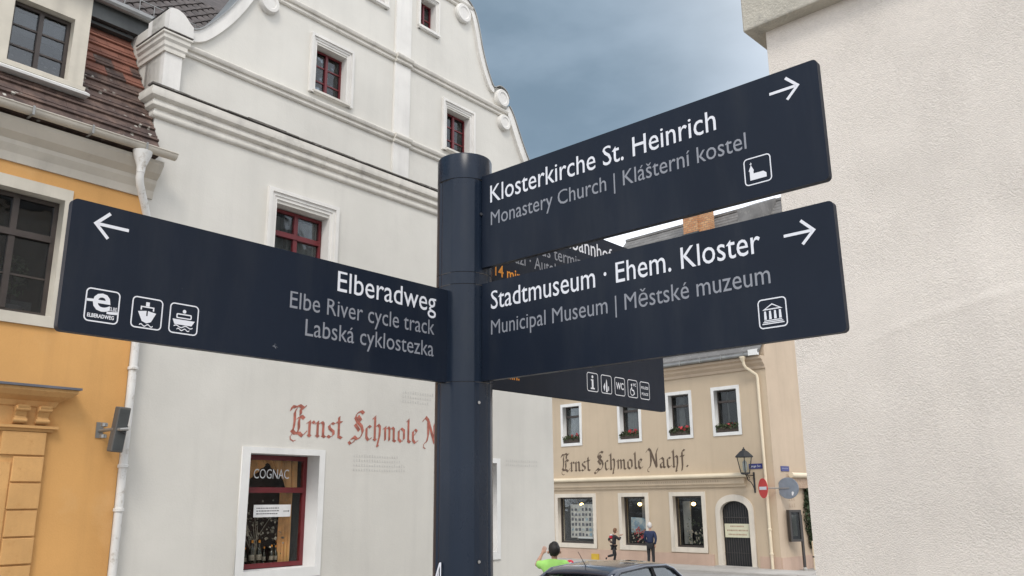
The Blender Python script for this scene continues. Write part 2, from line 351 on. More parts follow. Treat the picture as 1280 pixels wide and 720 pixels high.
# blackletter: broad-nib strokes --------------------------------------------------
NIB = .105
GL = {
 'E': (1.02, [[(.0, 1.22), (.06, 1.42), (.28, 1.40), (.52, 1.50), (.78, 1.38), (.9, 1.46)], [(.36, 1.36), (.24, 1.15), (.26, .75), (.22, .4), (.14, .18)], [(.60, 1.34), (.62, 1.05)], [(.60, .98), (.52, .7), (.54, .35), (.44, .14)], [(.40, .84), (.68, .98), (.86, .86)], [(.08, .26), (.3, .1), (.55, .14), (.78, -.02), (1.0, .2)], [(.16, .12), (.02, -.06), (.04, -.26), (.22, -.36), (.34, -.32)]]),
 'S': (1.1, [[(1.04, 1.40), (.84, 1.50), (.56, 1.38), (.42, 1.16), (.60, .92), (.90, .70), (1.0, .42), (.84, .12), (.58, .0), (.34, .14)], [(.62, 1.24), (.84, 1.0)], [(.42, .78), (.74, .46)], [(.40, .06), (.16, .0), (.0, -.18), (.12, -.34), (.34, -.2), (.46, .0)]]),
 'N': (1.2, [[(.0, 1.3), (.2, 1.5), (.4, 1.35), (.42, .5), (.3, .1)], [(.4, 1.35), (.95, .1)], [(.98, .05), (.95, 1.1), (1.15, 1.5)], [(.3, .15), (.05, -.05), (.02, -.3), (.2, -.38)]]),
 'r': (.52, [[(.05, .88), (.18, 1)], [(.18, .98), (.18, .08)], [(.1, .14), (.26, 0)], [(.22, .8), (.38, 1), (.5, .88)]]),
 'n': (.78, [[(.05, .88), (.18, 1)], [(.18, .98), (.18, .08)], [(.1, .14), (.26, 0)], [(.2, .82), (.45, 1), (.55, .9)], [(.55, .92), (.55, .1)], [(.5, .12), (.7, 0)]]),
 'm': (1.1, [[(.05, .88), (.18, 1)], [(.18, .98), (.18, .05)], [(.2, .82), (.4, 1), (.5, .9), (.5, .05)], [(.52, .82), (.72, 1), (.84, .9)], [(.84, .92), (.84, .1)], [(.8, .12), (1.0, 0)]]),
 's': (.6, [[(.5, .92), (.32, 1), (.14, .82), (.2, .6), (.45, .42), (.46, .18), (.25, 0), (.06, .12)]]),
 't': (.5, [[(.2, 1.3), (.2, .12)], [(.18, .1), (.42, 0)], [(.02, .95), (.4, .98)]]),
 'c': (.55, [[(.45, .9), (.3, 1), (.15, .85), (.15, .2), (.28, 0), (.48, .12)]]),
 'h': (.8, [[(.08, 1.4), (.2, 1.5)], [(.2, 1.45), (.2, .08)], [(.12, .12), (.28, 0)], [(.22, .82), (.45, 1), (.58, .88), (.56, .3), (.46, -.1), (.4, -.35), (.46, -.42)]]),
 'o': (.7, [[(.3, 1), (.12, .82), (.12, .2), (.32, 0)], [(.3, 1), (.54, .85), (.54, .2), (.32, 0)]]),
 'l': (.4, [[(.08, 1.4), (.18, 1.5)], [(.18, 1.45), (.18, .1)], [(.14, .12), (.34, 0)]]),
 'e': (.58, [[(.3, 1), (.14, .85), (.14, .2), (.3, 0), (.5, .12)], [(.3, 1), (.46, .85), (.2, .5)]]),
 'a': (.68, [[(.12, .88), (.3, 1), (.46, .85), (.46, .1)], [(.42, .1), (.62, 0)], [(.44, .55), (.16, .42), (.14, .15), (.26, 0), (.44, .2)]]),
 'f': (.5, [[(.48, 1.42), (.34, 1.5), (.22, 1.3), (.22, .1), (.14, -.35)], [(.04, .95), (.42, .98)]]),
 '.': (.35, [[(.12, .12), (.2, .02)]]), ' ': (.38, [])}
def blackletter(name, body, x, z, width, xh, m, parent, y, nib=1):
    tot = sum(GL[c][0]+.02 for c in body); sx = width/tot; mb = MB(); cx = 0; a = R(42); k = 0
    nx, nz = math.cos(a)*NIB*nib, math.sin(a)*NIB*nib
    for c in body:
        w, strokes = GL[c]; cz_ = 1.32 if c in 'ESN' else 1.12 if c in 'hlft' else 1
        for st in strokes:
            thin = st[-1][1] < -.25 and c in 'ESN'
            q = .35 if thin else 1
            for (ax, az), (bx, bz) in zip(st, st[1:]):
                k += 1; yy = -(k % 7)*.0007
                A = [(ax-nx*q, az-nz*q), (ax+nx*q, az+nz*q)]; B = [(bx-nx*q, bz-nz*q), (bx+nx*q, bz+nz*q)]
                h = .028   # hairline so strokes along the nib do not vanish
                pts = [A[0], A[1], B[1], B[0]]
                area = abs((bx-ax)*nz-(bz-az)*nx)
                if area < .006: pts = [(A[0][0], A[0][1]-h), (B[1][0], B[1][1]-h), (B[1][0], B[1][1]+h), (A[0][0], A[0][1]+h)]
                mb.add([((cx+px)*sx, yy, (pz if pz < 0 else pz*cz_)*xh) for px, pz in pts], [(0, 1, 2, 3)])
        cx += w+.02
    me = bpy.data.meshes.new(name); me.from_pydata(mb.v, [], mb.f); me.materials.append(MT[m]); return link(name, me, parent, (x, y, z))

def ground_z(Y):
    pts = [(-60, .3), (4, 0), (6, -.08), (13, -.78), (20, -.88), (33, -.93), (60, -1.0), (300, -2)]
    for (a, za), (b, zb) in zip(pts, pts[1:]):
        if Y <= b: t = max(0, (Y-a)/(b-a)); return za+(zb-za)*t
    return pts[-1][1]

# ------------------------------------------------------------------ the ground
gm = MB(); gx = [-300, -80, -30]+[i*2.5 for i in range(-8, 13)]+[45, 90, 300]; gy = [-60, -20, 0, 3, 4, 5, 6, 8, 10, 12, 13, 15, 17, 20, 25, 30, 35, 45, 60, 120, 300]
for y in gy:
    for x in gx: gm.v.append((x, y, ground_z(y)))
n = len(gx)
for j in range(len(gy)-1):
    for i in range(n-1): gm.f.append((j*n+i, j*n+i+1, (j+1)*n+i+1, (j+1)*n+i))
gm.build('ground', 'paving', kind='structure')

# ------------------------------------------------------------------ frames of the buildings (x along the facade, y into it)
WO = (-2.2136, 16.4, 0); WR = R(50.3)
TO = (8.3231, 33.0, 0); TR = R(-45)

def window_set(par, x0, x1, z0, z1, fy, m, name='window', mull=1, transom=None, bars=(), glassm='window_glass', fw=.055, sash=.04, label=None, curtain=None, back=.35):
    """window in an opening: frame mesh at depth fy; panes and interior lining are its sub-parts"""
    f = MB().frame(x0, x1, z0, z1, fw, fy, fy+.07)
    xs = [x0+fw]+[x0+(x1-x0)*(i+1)/(mull+1) for i in range(mull)]+[x1-fw]
    for q in xs[1:-1]: f.box(q-sash, q+sash, fy-.012, fy+.06, z0+fw, z1-fw)
    o = f.build(name, m, par, label=label)
    if transom: box('transom', m, o, x0+fw, x1-fw, fy-.03, fy+.08, transom-.045, transom+.045)
    zs = [z0+fw]+([transom-.045, transom+.045] if transom else [])+[z1-fw]
    for i in range(len(xs)-1):
        a = xs[i]+(sash if i else 0); b = xs[i+1]-(sash if i < len(xs)-2 else 0)
        for k in range(0, len(zs), 2):
            me = MB().box(a, b, fy+.03, fy+.036, zs[k], zs[k+1]).build('pane', glassm, o)
            if k == 0:
                for q in bars: box('glazing_bar', m, o, a, b, fy+.012, fy+.028, q-.014, q+.014)
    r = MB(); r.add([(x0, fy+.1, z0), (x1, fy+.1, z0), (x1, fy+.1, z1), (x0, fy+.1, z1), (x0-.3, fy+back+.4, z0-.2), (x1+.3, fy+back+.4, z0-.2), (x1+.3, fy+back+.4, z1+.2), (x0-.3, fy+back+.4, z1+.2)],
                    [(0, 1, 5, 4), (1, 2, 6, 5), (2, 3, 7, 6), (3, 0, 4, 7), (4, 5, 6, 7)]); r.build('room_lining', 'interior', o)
    if curtain:
        cm = MB(); c0, c1, cz0, cz1 = curtain; nn = 28
        for i in range(nn+1):
            q = c0+(c1-c0)*i/nn; yy = fy+.13+.025*math.sin(i*1.9)+.012*math.sin(i*4.1); cm.v += [(q, yy, cz0), (q, yy, cz1)]
        for i in range(nn): cm.f.append((2*i, 2*i+2, 2*i+3, 2*i+1))
        cm.build('curtain', 'curtain', o, smooth=True)
    return o
def moulded_surround(par, xo0, xo1, zo0, zo1, x0, x1, z0, z1, yfront=-.06, depth=.2, m='white_trim', name='window_surround'):
    """stepped frame round an opening, three proud steps, plus the jamb lining"""
    mb = MB(); w = (x0-xo0)
    mb.frame(xo0, xo1, zo0, zo1, w*.38, yfront, .02, wb=.0 if zo0 >= z0-.02 else (z0-zo0)*.4)
    mb.frame(xo0+w*.38, xo1-w*.38, zo0, zo1-w*.38, w*.32, yfront+.028, .02, wb=0)
    mb.frame(xo0+w*.70, xo1-w*.70, zo0, zo1-w*.70, w*.30, yfront+.045, depth, wb=0)
    return mb.build(name, m, par)

# ================================================================== white gabled house
white = thing('gabled_house', 'tall cream-white rendered house with curved scroll gable and faded red blackletter lettering', 'house', WO, WR)
AX = -.17
half = [(5.42, 8.6), (5.42, 9.13), (5.40, 9.30), (5.33, 9.42), (5.22, 9.50), (5.08, 9.53), (4.95, 9.48), (4.85, 9.38), (4.77, 9.32), (4.62, 9.40), (4.43, 9.60), (4.2, 9.9), (4.0, 10.22), (3.85, 10.5), (3.72, 10.75), (3.60, 10.93), (3.50, 11.03),
        (3.50, 11.22), (3.42, 11.36), (3.28, 11.43), (3.12, 11.42), (3.0, 11.34), (2.92, 11.33), (2.86, 11.40), (2.72, 11.65), (2.60, 11.93), (2.5, 12.23), (2.42, 12.55), (2.34, 12.82), (2.23, 13.05), (2.06, 13.2), (1.89, 13.26), (1.7, 13.25),
        (1.62, 13.45), (1.62, 13.75), (1.45, 14.25), (1.15, 14.65), (.75, 14.95), (.3, 15.08), (0, 15.1)]
def catmull(P, k=4):
    out = []
    for i in range(len(P)-1):
        p0, p1, p2, p3 = [Vector(P[max(0, min(len(P)-1, j))]) for j in (i-1, i, i+1, i+2)]
        for q in range(k): t = q/k; out.append(tuple(.5*((2*p1)+(p2-p0)*t+(2*p0-5*p1+4*p2-p3)*t*t+(3*p1-p0-3*p2+p3)*t**3)))
    return out+[tuple(P[-1])]
corners = [i for i, q in enumerate(half) if q in ((5.42, 9.13), (4.77, 9.32), (3.50, 11.03), (3.50, 11.22), (2.92, 11.33), (1.7, 13.25), (1.62, 13.45))]
cuts = [0]+corners+[len(half)-1]; hs = []
for a, b in zip(cuts, cuts[1:]):
    if b > a: hs += catmull(half[a:b+1])[:-1]
half = [(min(a, 5.21), z) for a, z in hs]+[half[-1]]
half = [q for i, q in enumerate(half) if i == 0 or (Vector(q)-Vector(half[i-1])).length > .004]
prof = [(AX-a, z) for a, z in half]+[(AX+a, z) for a, z in half[::-1][1:]]
G_ = .02
holes = [rect(-2.37-G_, -1.63+G_, 9.24-G_, 10.22+G_), rect(1.22-G_, 1.98+G_, 9.24-G_, 10.22+G_), rect(-1.17-G_, -.70+G_, 11.90-G_, 12.62+G_), rect(.36-G_, .83+G_, 11.90-G_, 12.62+G_)]
wall_out = [(-5.38, -1.6), (4.93, -1.6), (4.93, 8.6)]+[(x, z) for x, z in prof[::-1] if z > 8.61]+[(-5.38, 8.6)]
bh = [rect(a-G_, b+G_, c-G_, d+G_) for a, b, c, d in ((-3.25, -1.87, .60, 2.44), (1.53, 2.86, .60, 2.44), (-3.05, -1.90, 4.9, 6.79), (1.56, 2.71, 4.9, 6.79))]
plate('wall', wall_out, holes+bh, 0, .42, 'white_render', white)
side = MB(); side.box(-5.38, -5.0, .42, 9, -1.6, 9.0); side.box(-5.38, -5.0, .56, 1.9, 9.002, 9.41); side.box(4.6, 4.93, .42, 9, -1.6, 8.9); side.box(-5.0, 4.6, 8.7, 9, -1.6, 8.9)
side.build('side_wall', 'white_render', white)
# raised band that follows the gable edge
band_in = []
for i, (a, z) in enumerate(half): pass
def offset_in(pts, d):
    out = []
    for i in range(len(pts)):
        a = Vector(pts[max(i-1, 0)]); b = Vector(pts[min(i+1, len(pts)-1)]); t = (b-a).normalized(); nrm = Vector((t.y, -t.x)); out.append(tuple(Vector(pts[i])+nrm*d))
    return out
seg = [q for q in prof if q[1] >= 9.3]
lowL = [q for q in prof[:len(half)] if 9.31 <= q[1] <= 11.04 and q[0] > AX-4.86]
midL = [q for q in prof[:len(half)] if 11.32 <= q[1] <= 13.27 and q[0] > AX-2.97 and q[0] < AX-1.65]
topA = [q for q in prof if q[1] >= 13.26 and abs(q[0]-AX) < 1.63]
def band(pts, d, y=-.07):
    inn = offset_in(pts, d); mb = MB(); n = len(pts)
    for (x, z), (xi, zi) in zip(pts, inn): mb.v += [(x, y, z+.01), (xi, y, zi), (xi, .002, zi), (x, .45, z+.01)]
    for i in range(n-1):
        for k in range(4): mb.f.append((4*i+k, 4*i+4+k, 4*i+4+(k+1) % 4, 4*i+(k+1) % 4))
    mb.f += [(0, 1, 2, 3), (4*n-4, 4*n-3, 4*n-2, 4*n-1)]
    return mb
def mirror(pts): return [(2*AX-x, z) for x, z in pts][::-1]
for pts, d in ((lowL, .19), (midL, .13), (topA, .17)):
    band(pts, d).build('gable_band', 'white_trim', white)
    if pts is not topA: band(mirror(pts), d).build('gable_band', 'white_trim', white)
# thin dark flashing on top of the gable edge
fl = MB()
for k in range(len(seg)-1):
    (xa, za), (xb, zb) = seg[k], seg[k+1]
    if abs(xa-xb) < .004: continue
    t = (Vector((xb, zb))-Vector((xa, za))).normalized(); nx, nz = -t.y*.02, t.x*.02
    fl.add([(xa, -.10, za+.012), (xb, -.10, zb+.012), (xb+nx, -.10, zb+nz+.012), (xa+nx, -.10, za+nz+.012), (xa, .46, za+.012), (xb, .46, zb+.012), (xb+nx, .46, zb+nz+.012), (xa+nx, .46, za+nz+.012)],
           [(0, 1, 2, 3), (4, 7, 6, 5), (3, 2, 6, 7), (0, 4, 5, 1)])
fl.build('edge_flashing', 'zinc', white)
# volutes and scroll discs
def disc(x, z, q, y=-.11, sx=1):
    mb = MB(); n = 22
    for (rr, yy) in ((q, .0), (q, y+.03), (q*.9, y), (q*.62, y), (q*.55, y+.015)):
        for k in range(n): t = 2*PI*k/n; mb.v.append((x+rr*sx*math.cos(t), yy, z+rr*math.sin(t)))
    for i in range(4):
        for k in range(n): mb.f.append((i*n+k, i*n+(k+1) % n, (i+1)*n+(k+1) % n, (i+1)*n+k))
    mb.f.append(tuple(4*n+k for k in range(n))); return mb.build('scroll_disc', 'white_trim', white, smooth=True)
for sgn in (-1, 1):
    disc(AX+sgn*3.33, 10.55, .2); disc(AX+sgn*1.86, 12.83, .24); disc(AX+sgn*3.22, 11.14, .23, -.14)
    for a, b in ((4.93, 5.42),):
        xa, xb = sorted((AX+sgn*a, AX+sgn*b))
        mb = MB(); pr = [(AX+sgn*q, z) for q, z in [(5.21, 9.09)]+[h_ for h_ in half if h_[0] > 4.772 and h_[1] > 9.12]+[(4.77, 9.09)]]
        plate('volute_block', pr, [], -.16, .55, 'white_trim', white)
# pedestals at the shoulders with caps
cap_prof = [(0, 8.73), (.03, 8.73), (.03, 8.80), (.05, 8.83), (.05, 8.90), (.08, 8.94), (.08, 9.0), (.105, 9.02), (.105, 9.05), (0, 9.07)]
for xa, xb in ((-5.38, -5.08), (4.64, 4.92)):
    box('pedestal', 'white_trim', white, xa, xb, -.12, .5, 8.11, 8.74)
    MB().sweep(cap_prof, [(xa, .7, -1, 0), (xa, -.12, -1, -1), (xb, -.12, 1, -1), (xb, .7, 1, 0)]).build('pedestal_cap', 'weathered_trim', white)
    box('cap_top', 'sooty_edge', white, xa-.108, xb+.108, -.23, .7, 9.072, 9.088)
# main cornice and strings
main = [(0, 7.60), (.03, 7.605), (.055, 7.63), (.06, 7.67), (.04, 7.71), (.035, 7.745), (.07, 7.755), (.10, 7.785), (.105, 7.83), (.085, 7.865), (.08, 7.89), (.115, 7.90), (.15, 7.93), (.16, 7.985), (.155, 8.02), (.155, 8.065), (0, 8.09)]
MB().sweep(main, [(-5.38, 2, -1, 0), (-5.38, 0, -1, -1), (4.93, 0, 1, -1), (4.93, 2, 1, 0)]).build('main_cornice', 'weathered_trim', white, smooth=True)
ce = MB(); xx = -5.545
while xx < 5.12:                                   # weathered, uneven cover of the cornice
    w = rnd.uniform(.25, .6); ce.box(xx, min(xx+w, 5.09), -.162-rnd.uniform(0, .015), .0, 8.09, 8.108+rnd.uniform(0, .018)); xx += w+.002
ce.build('cornice_cover', 'sooty_edge', white)
def string(z, h, pr, x0, x1, name='string_course'):
    pf = [(0, z-h), (pr*.35, z-h*.98), (pr*.55, z-h*.85), (pr*.45, z-h*.66), (pr*.42, z-h*.56), (pr*.8, z-h*.5), (pr, z-h*.34), (pr*1.02, z-h*.18), (pr*.9, z-.02), (0, z)]
    path = [(x0, 0, 0, -1), (-.385, 0, 0, -1), (-.385, -.05, 0, -1), (.045+.02, -.05, 0, -1), (.065, 0, 0, -1), (x1, 0, 0, -1)]
    return MB().sweep(pf, path).build(name, 'weathered_trim', white, smooth=True)
string(9.06, .2, .10, -5.0, 4.65); string(10.90, .2, .10, -3.62, 3.28); string(13.15, .2, .10, -2.35, 2.0)
for za, zb in ((8.12, 8.86), (9.06, 10.70), (10.90, 12.95), (13.15, 14.6)):
    box('pilaster', 'white_trim', white, -.38, .06, -.045, 0, za, zb)
for (xo0, xo1, x0, x1) in ((-2.52, -1.48, -2.37, -1.63), (1.07, 2.13, 1.22, 1.98)):
    moulded_surround(white, xo0, xo1, 9.19, 10.43, x0, x1, 9.24, 10.22)
    window_set(white, x0, x1, 9.26, 10.22, .16, 'red_wood', bars=(9.58, 9.90), glassm='window_glass_grey', fw=.035, sash=.028)
    box('window_sill', 'weathered_trim', white, x0-.06, x1+.06, -.09, .15, 9.20, 9.245)
for (xo0, xo1, x0, x1) in ((-1.26, -.61, -1.17, -.70), (.27, .92, .36, .83)):
    moulded_surround(white, xo0, xo1, 11.82, 12.75, x0, x1, 11.90, 12.62)
    window_set(white, x0, x1, 11.91, 12.62, .16, 'red_wood', bars=(12.25,), glassm='window_glass_grey', fw=.03, sash=.022)
    box('window_sill', 'white_trim', white, x0-.09, x1+.09, -.08, .15, 11.84, 11.90)
for (xo0, xo1, x0, x1) in ((-3.24, -1.70, -3.05, -1.90), (1.37, 2.90, 1.56, 2.71)):
    moulded_surround(white, xo0, xo1, 4.8, 7.06, x0, x1, 4.9, 6.79, yfront=-.07)
    window_set(white, x0, x1, 4.9, 6.79, .2, 'red_wood', transom=6.33, glassm='window_glass', curtain=(x0+.05, x1-.05, 4.95, 6.7))
    box('window_sill', 'white_trim', white, x0-.12, x1+.12, -.10, .2, 4.82, 4.9)
# ground floor windows: deep white reveals
for xo0, xo1, x0, x1 in ((-3.40, -1.75, -3.25, -1.87), (1.41, 2.98, 1.53, 2.86)):
    plate('window_surround', rect(xo0, xo1, .45, 2.54), [rect(x0, x1, .60, 2.44)], -.03, .33, 'white_paint', white)
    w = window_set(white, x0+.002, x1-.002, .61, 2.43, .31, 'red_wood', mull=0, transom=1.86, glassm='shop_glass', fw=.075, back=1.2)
    if x0 < 0:
        cu = MB(); nn = 40
        for i in range(nn+1):
            t = i/nn; q = x0+.08+t*(x1-x0-.16); sw = .18*math.sin(t*PI); yy = .50+.03*math.sin(i*1.7)
            lo = 1.90+(.42*(1-abs(t-.5)*2)**1.3 if .18 < t < .8 else 0); cu.v += [(q, yy, lo), (q-.1*math.sin(t*3), yy, 2.40)]
        for i in range(nn): cu.f.append((2*i, 2*i+2, 2*i+3, 2*i+1))
        cu.build('curtain', 'amber_curtain', w, smooth=True)
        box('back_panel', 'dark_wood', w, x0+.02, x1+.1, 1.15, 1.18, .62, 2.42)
        cu = MB(); nn = 16
        for i in range(nn+1): q = x1-.34+.26*i/nn; yy = .60+.03*math.sin(i*1.6); cu.v += [(q, yy, .66), (q, yy, 1.84)]
        for i in range(nn): cu.f.append((2*i, 2*i+2, 2*i+3, 2*i+1))
        cu.build('curtain', 'amber_curtain', w, smooth=True)
        text('lettering', 'COGNAC', (x0+x1)/2-.03, .322, 2.05, .70, .155, 'paper', w, weight=.0, align='C')
        box('notice', 'paper', w, x0+.35, x0+1.08, .318, .324, 1.42, 1.62)
        nl = MB()
        for k, ln in enumerate((.42, .44, .40)):
            q = x0+.40
            while q < x0+.40+ln: d = rnd.uniform(.02, .05); nl.box(q, q+d, .3155, .3165, 1.558-k*.045, 1.572-k*.045); q += d+.012
        nl.box(x0+.93, x0+1.03, .3155, .3165, 1.508, 1.518); nl.add([(x0+1.03, .316, 1.53), (x0+1.055, .316, 1.513), (x0+1.03, .316, 1.496)], [(0, 1, 2)])
        nl.build('notice_print', 'print_black', w, kind='stuff')
        plate('display_shelf', rect(x0+.1, x1-.1, .63, .66), [], .42, .95, 'dark_wood', w)
blackletter('wall_lettering', 'Ernst Schmole Nachf.', -2.50, 2.765, 4.52, .262, 'fraktur_red', white, -.004, nib=1.02)
def ghost(par, x0, x1, z0, z1, lines, m, y=-.004, seed=1):
    g = random.Random(seed); mb = MB(); h = (z1-z0)/(lines*1.6)
    for k in range(lines):
        z = z1-h*(k*1.6+1); q = x0; e = x1-g.uniform(0, .2)*(x1-x0)
        while q < e:
            d = g.uniform(.02, .05)*h*12; n = max(1, int(d/(h*.5)))
            for i in range(n):
                a = q+i*h*.5; hh = h*g.uniform(.5, 1)
                mb.add([(a, y, z), (a+h*.22, y, z), (a+h*.3, y, z+hh), (a+h*.08, y, z+hh)], [(0, 1, 2, 3)])
            mb.add([(q, y-.0006, z), (q+n*h*.5, y-.0006, z), (q+n*h*.5, y-.0006, z+h*.14), (q, y-.0006, z+h*.14)], [(0, 1, 2, 3)])
            q += n*h*.5+h*.7
    return mb.build('faded_lettering', m, par, kind='stuff')
ghost(white, -1.09, .28, 2.17, 2.50, 4, 'ghost_grey', seed=2); ghost(white, .08, .95, 3.5, 3.77, 3, 'ghost_grey', seed=3); ghost(white, 3.2, 4.4, 2.36, 2.54, 2, 'ghost_grey', seed=4)
# main roof: eaves parallel to the street, behind the gable and over the neighbour
ROOF0, RS = (.95, 9.80), 1.0
rf = MB().prism_x([(1.0, 9.70), (1.0, 9.78), (5.5, 14.3), (10, 9.78), (10, 9.70), (5.5, 14.1)], -9.5, 1.5).build('roof', 'pantile', white)
pt = MB(); W_, L_ = .235, .36; nn = 8
for j, yy in enumerate((0, L_)):
    for i in range(nn+1):
        t = i/nn; zz = .035*math.sin(t*2*PI-.6)+(.03 if yy == 0 else 0.0); pt.v += [(t*W_*1.04, yy, zz), (t*W_*1.04, yy, zz-.016)]
for i in range(nn):
    a = 2*i; b = 2*(nn+1)+2*i
    pt.f += [(a, a+2, b+2, b), (a+1, b+1, b+3, a+3), (a, a+1, a+3, a+2), (b, b+2, b+3, b+1)]
pt.f += [(0, 2*(nn+1), 2*(nn+1)+1, 1), (2*nn, 2*nn+1, 4*nn+3, 4*nn+2)]
tile0 = pt.build('roof_tile', 'pantile', rf, smooth=True); tm = tile0.data
first = True
for row in range(11):
    for c in range(24):
        x = -7.2+c*W_; b = .93+row*.22
        if x > -2.2: continue
        o = tile0 if first else tile0.copy()
        if not first: col.objects.link(o)
        first = False; o.parent = rf; o.location = (x, b, 9.83+row*.22+rnd.uniform(-.004, .004)); o.rotation_euler = (R(45), 0, rnd.uniform(-.012, .012))
MB().tube([(-9.5, .82, 9.74), (-2.0, .82, 9.74)], .075, 10).build('gutter', 'zinc', white)
box('eaves_board', 'slate', white, -9.5, -4.3, .9, .99, 9.42, 9.72)
box('eaves_soffit', 'slate', white, -9.5, -5.42, .99, 1.6, 9.35, 9.40)
sg = MB()
for k in range(16):
    q = -6.4+k*.26; sg.box(q, q+.012, 1.02, 1.03, 9.96, 10.17)
sg.box(-6.5, -2.4, 1.032, 1.045, 9.955, 9.97); sg.box(-6.5, -2.4, 1.032, 1.045, 10.16, 10.175); sg.build('snow_guard', 'zinc', white)

# bottles in the shop window stand on their shelf: things of their own
Wm = Matrix.Translation(WO) @ Matrix.Rotation(WR, 4, 'Z')
bt = MB().lathe([(.035, 0), (.038, .01), (.038, .16), (.03, .19), (.012, .22), (.012, .28), (.015, .285), (.015, .30)], 12).build('bottle_body', 'bottle_glass', None, smooth=True)
b0 = thing('bottle', 'dark bottle standing on the shelf behind the glass of the red-framed shop window', 'bottle', group='bottles on show in the red-framed shop window')
bt.parent = b0; MB().lathe([(.0385, .05), (.0395, .05), (.0395, .12), (.0385, .12)], 12).build('bottle_label', 'bottle_pale', b0, smooth=True)
MB().lathe([(.0155, .27), (.0165, .27), (.0165, .305), (.0, .306)], 10).build('bottle_cap', 'print_orange', b0, smooth=True)
bs = [(-3.05+i*.12+rnd.uniform(-.03, .03), .52+rnd.uniform(0, .3), rnd.uniform(.8, 1.3)) for i in range(9)]
for i, (x, y, s) in enumerate(bs):
    o = b0 if i == 0 else copy_thing(b0, (0, 0, 0), 0, b0['label'])
    o.location = Wm @ Vector((x, y, .662)); o.scale = (s, s, s)
# twigs of dried flowers above them; pale flakes also paint glints of bottles and glasses
gl = MB()
for i in range(170):
    x = rnd.uniform(-3.15, -2.05); z = rnd.uniform(1.05, 1.5) if rnd.random() < .6 else rnd.uniform(.7, 1.7); y = rnd.uniform(.50, .85); s = rnd.uniform(.010, .032)
    M_ = Matrix.Translation((x, y, z)) @ Euler((rnd.uniform(0, 3), rnd.uniform(0, 3), 0)).to_matrix().to_4x4()
    gl.add([M_ @ Vector(q)*1 for q in ((-s, 0, -s*.6), (s, 0, -s*.5), (s*.7, .01, s), (-s*.8, .01, s*.7))], [(0, 1, 2, 3)])
for i in range(8): gl.tube([(-2.6+rnd.uniform(-.1, .1), .7, .9), (-2.6+rnd.uniform(-.45, .45), .7, rnd.uniform(1.2, 1.6))], .006, 5)
gl.tube([(-2.6, .7, .663), (-2.6, .7, .92)], [.07, .05], 12)
tag(gl.build('bouquet_and_glints', 'bottle_pale', None), 'vase of dried pale flowers with painted glints of bottles and glasses, behind the glass of the red-framed shop window', 'bouquet')
bpy.data.objects['bouquet_and_glints'].matrix_world = Wm

# ================================================================== orange house
orange = thing('orange_house', 'ochre-orange rendered house with brown tiled mansard roof and white window frames', 'house', WO, WR)
plate('wall', rect(-14, -5.385, -1.6, 6.85), [rect(-7.72, -6.53, 4.14, 5.90), rect(-10.72, -9.53, 4.14, 5.90), [(-8.4, -1.2), (-6.98, -1.2), (-6.98, 1.9), (-7.05, 2.1), (-7.25, 2.32), (-7.69, 2.5), (-8.13, 2.32), (-8.33, 2.1), (-8.4, 1.9)]], .003, .4, 'orange_render', orange)
box('back_wall', 'orange_render', orange, -14, -5.385, 8, 8.4, -1.6, 6.8)
cpf = [(0, 6.24), (.03, 6.24), (.05, 6.36), (.11, 6.46), (.12, 6.52), (.22, 6.60), (.30, 6.72), (.30, 6.78), (0, 6.80)]
MB().sweep(cpf, [(-14, 0, 0, -1), (-5.30, 0, 0, -1)]).build('cornice', 'grey_cornice', orange)
gut = MB(); nn = 10; base = []
for x in (-14, -5.18):
    for k in range(nn+1):
        t = PI+PI*k/nn; gut.v.append((x, -.40+.085*math.cos(t), 6.90+.085*math.sin(t)))
    for k in range(nn+1):
        t = 2*PI-PI*k/nn; gut.v.append((x, -.40+.075*math.cos(t), 6.90+.075*math.sin(t)))
m_ = 2*(nn+1)
for k in range(m_): gut.f.append((k, (k+1) % m_, m_+(k+1) % m_, m_+k))
gut.f += [tuple(range(m_)), tuple(range(m_, 2*m_))]
gut.tube([(-14, -.485, 6.905), (-5.18, -.485, 6.905)], .012, 8)
gutter = gut.build('gutter', 'grey_cornice', orange, smooth=True)
for k in range(5): 
    q = -5.7-k*.8; MB().box(q, q+.03, -.50, -.3, 6.80, 6.81).box(q, q+.03, -.503, -.497, 6.80, 6.93).build('gutter_bracket', 'zinc', gutter)
# rain-water head and downpipe, with the swan neck below the gutter
dp = MB().lathe([(.06, 0), (.065, .10), (.13, .28), (.14, .34), (.12, .34)], 16, (-5.70, -.40, 6.46)).build('rain_head', 'pipe_white', orange, smooth=True)
pipe = MB().tube([(-5.70, -.40, 6.50), (-5.70, -.39, 6.38), (-5.66, -.35, 6.28), (-5.43, -.16, 5.93), (-5.385, -.13, 5.80), (-5.38, -.13, 5.6), (-5.38, -.13, 3.2), (-5.38, -.13, -1.2)], .057, 14).build('downpipe', 'pipe_white', orange, smooth=True)
for z in (5.0, 3.55, 2.15, 1.55, .2):
    MB().lathe([(.064, 0), (.074, .005), (.074, .045), (.064, .05)], 14, (-5.38, -.13, z)).build('pipe_collar', 'pipe_white', pipe, smooth=True)
    box('pipe_clip', 'zinc', pipe, -5.40, -5.36, -.07, .0, z+.01, z+.04)
# first-floor windows
for x0 in (-7.69, -10.69):
    x1 = x0+1.13
    plate('window_surround', rect(x0-.13, x1+.10, 4.02, 6.04), [rect(x0, x1, 4.17, 5.87)], -.035, .18, 'stone_frame', orange)
    w = window_set(orange, x0+.002, x1-.002, 4.18, 5.86, .15, 'brown_wood', transom=5.30, bars=(4.72,), glassm='window_glass_grey', fw=.06, sash=.04)
    box('blind', 'curtain', w, x0+.1, x1-.1, .42, .44, 4.3, 4.42)
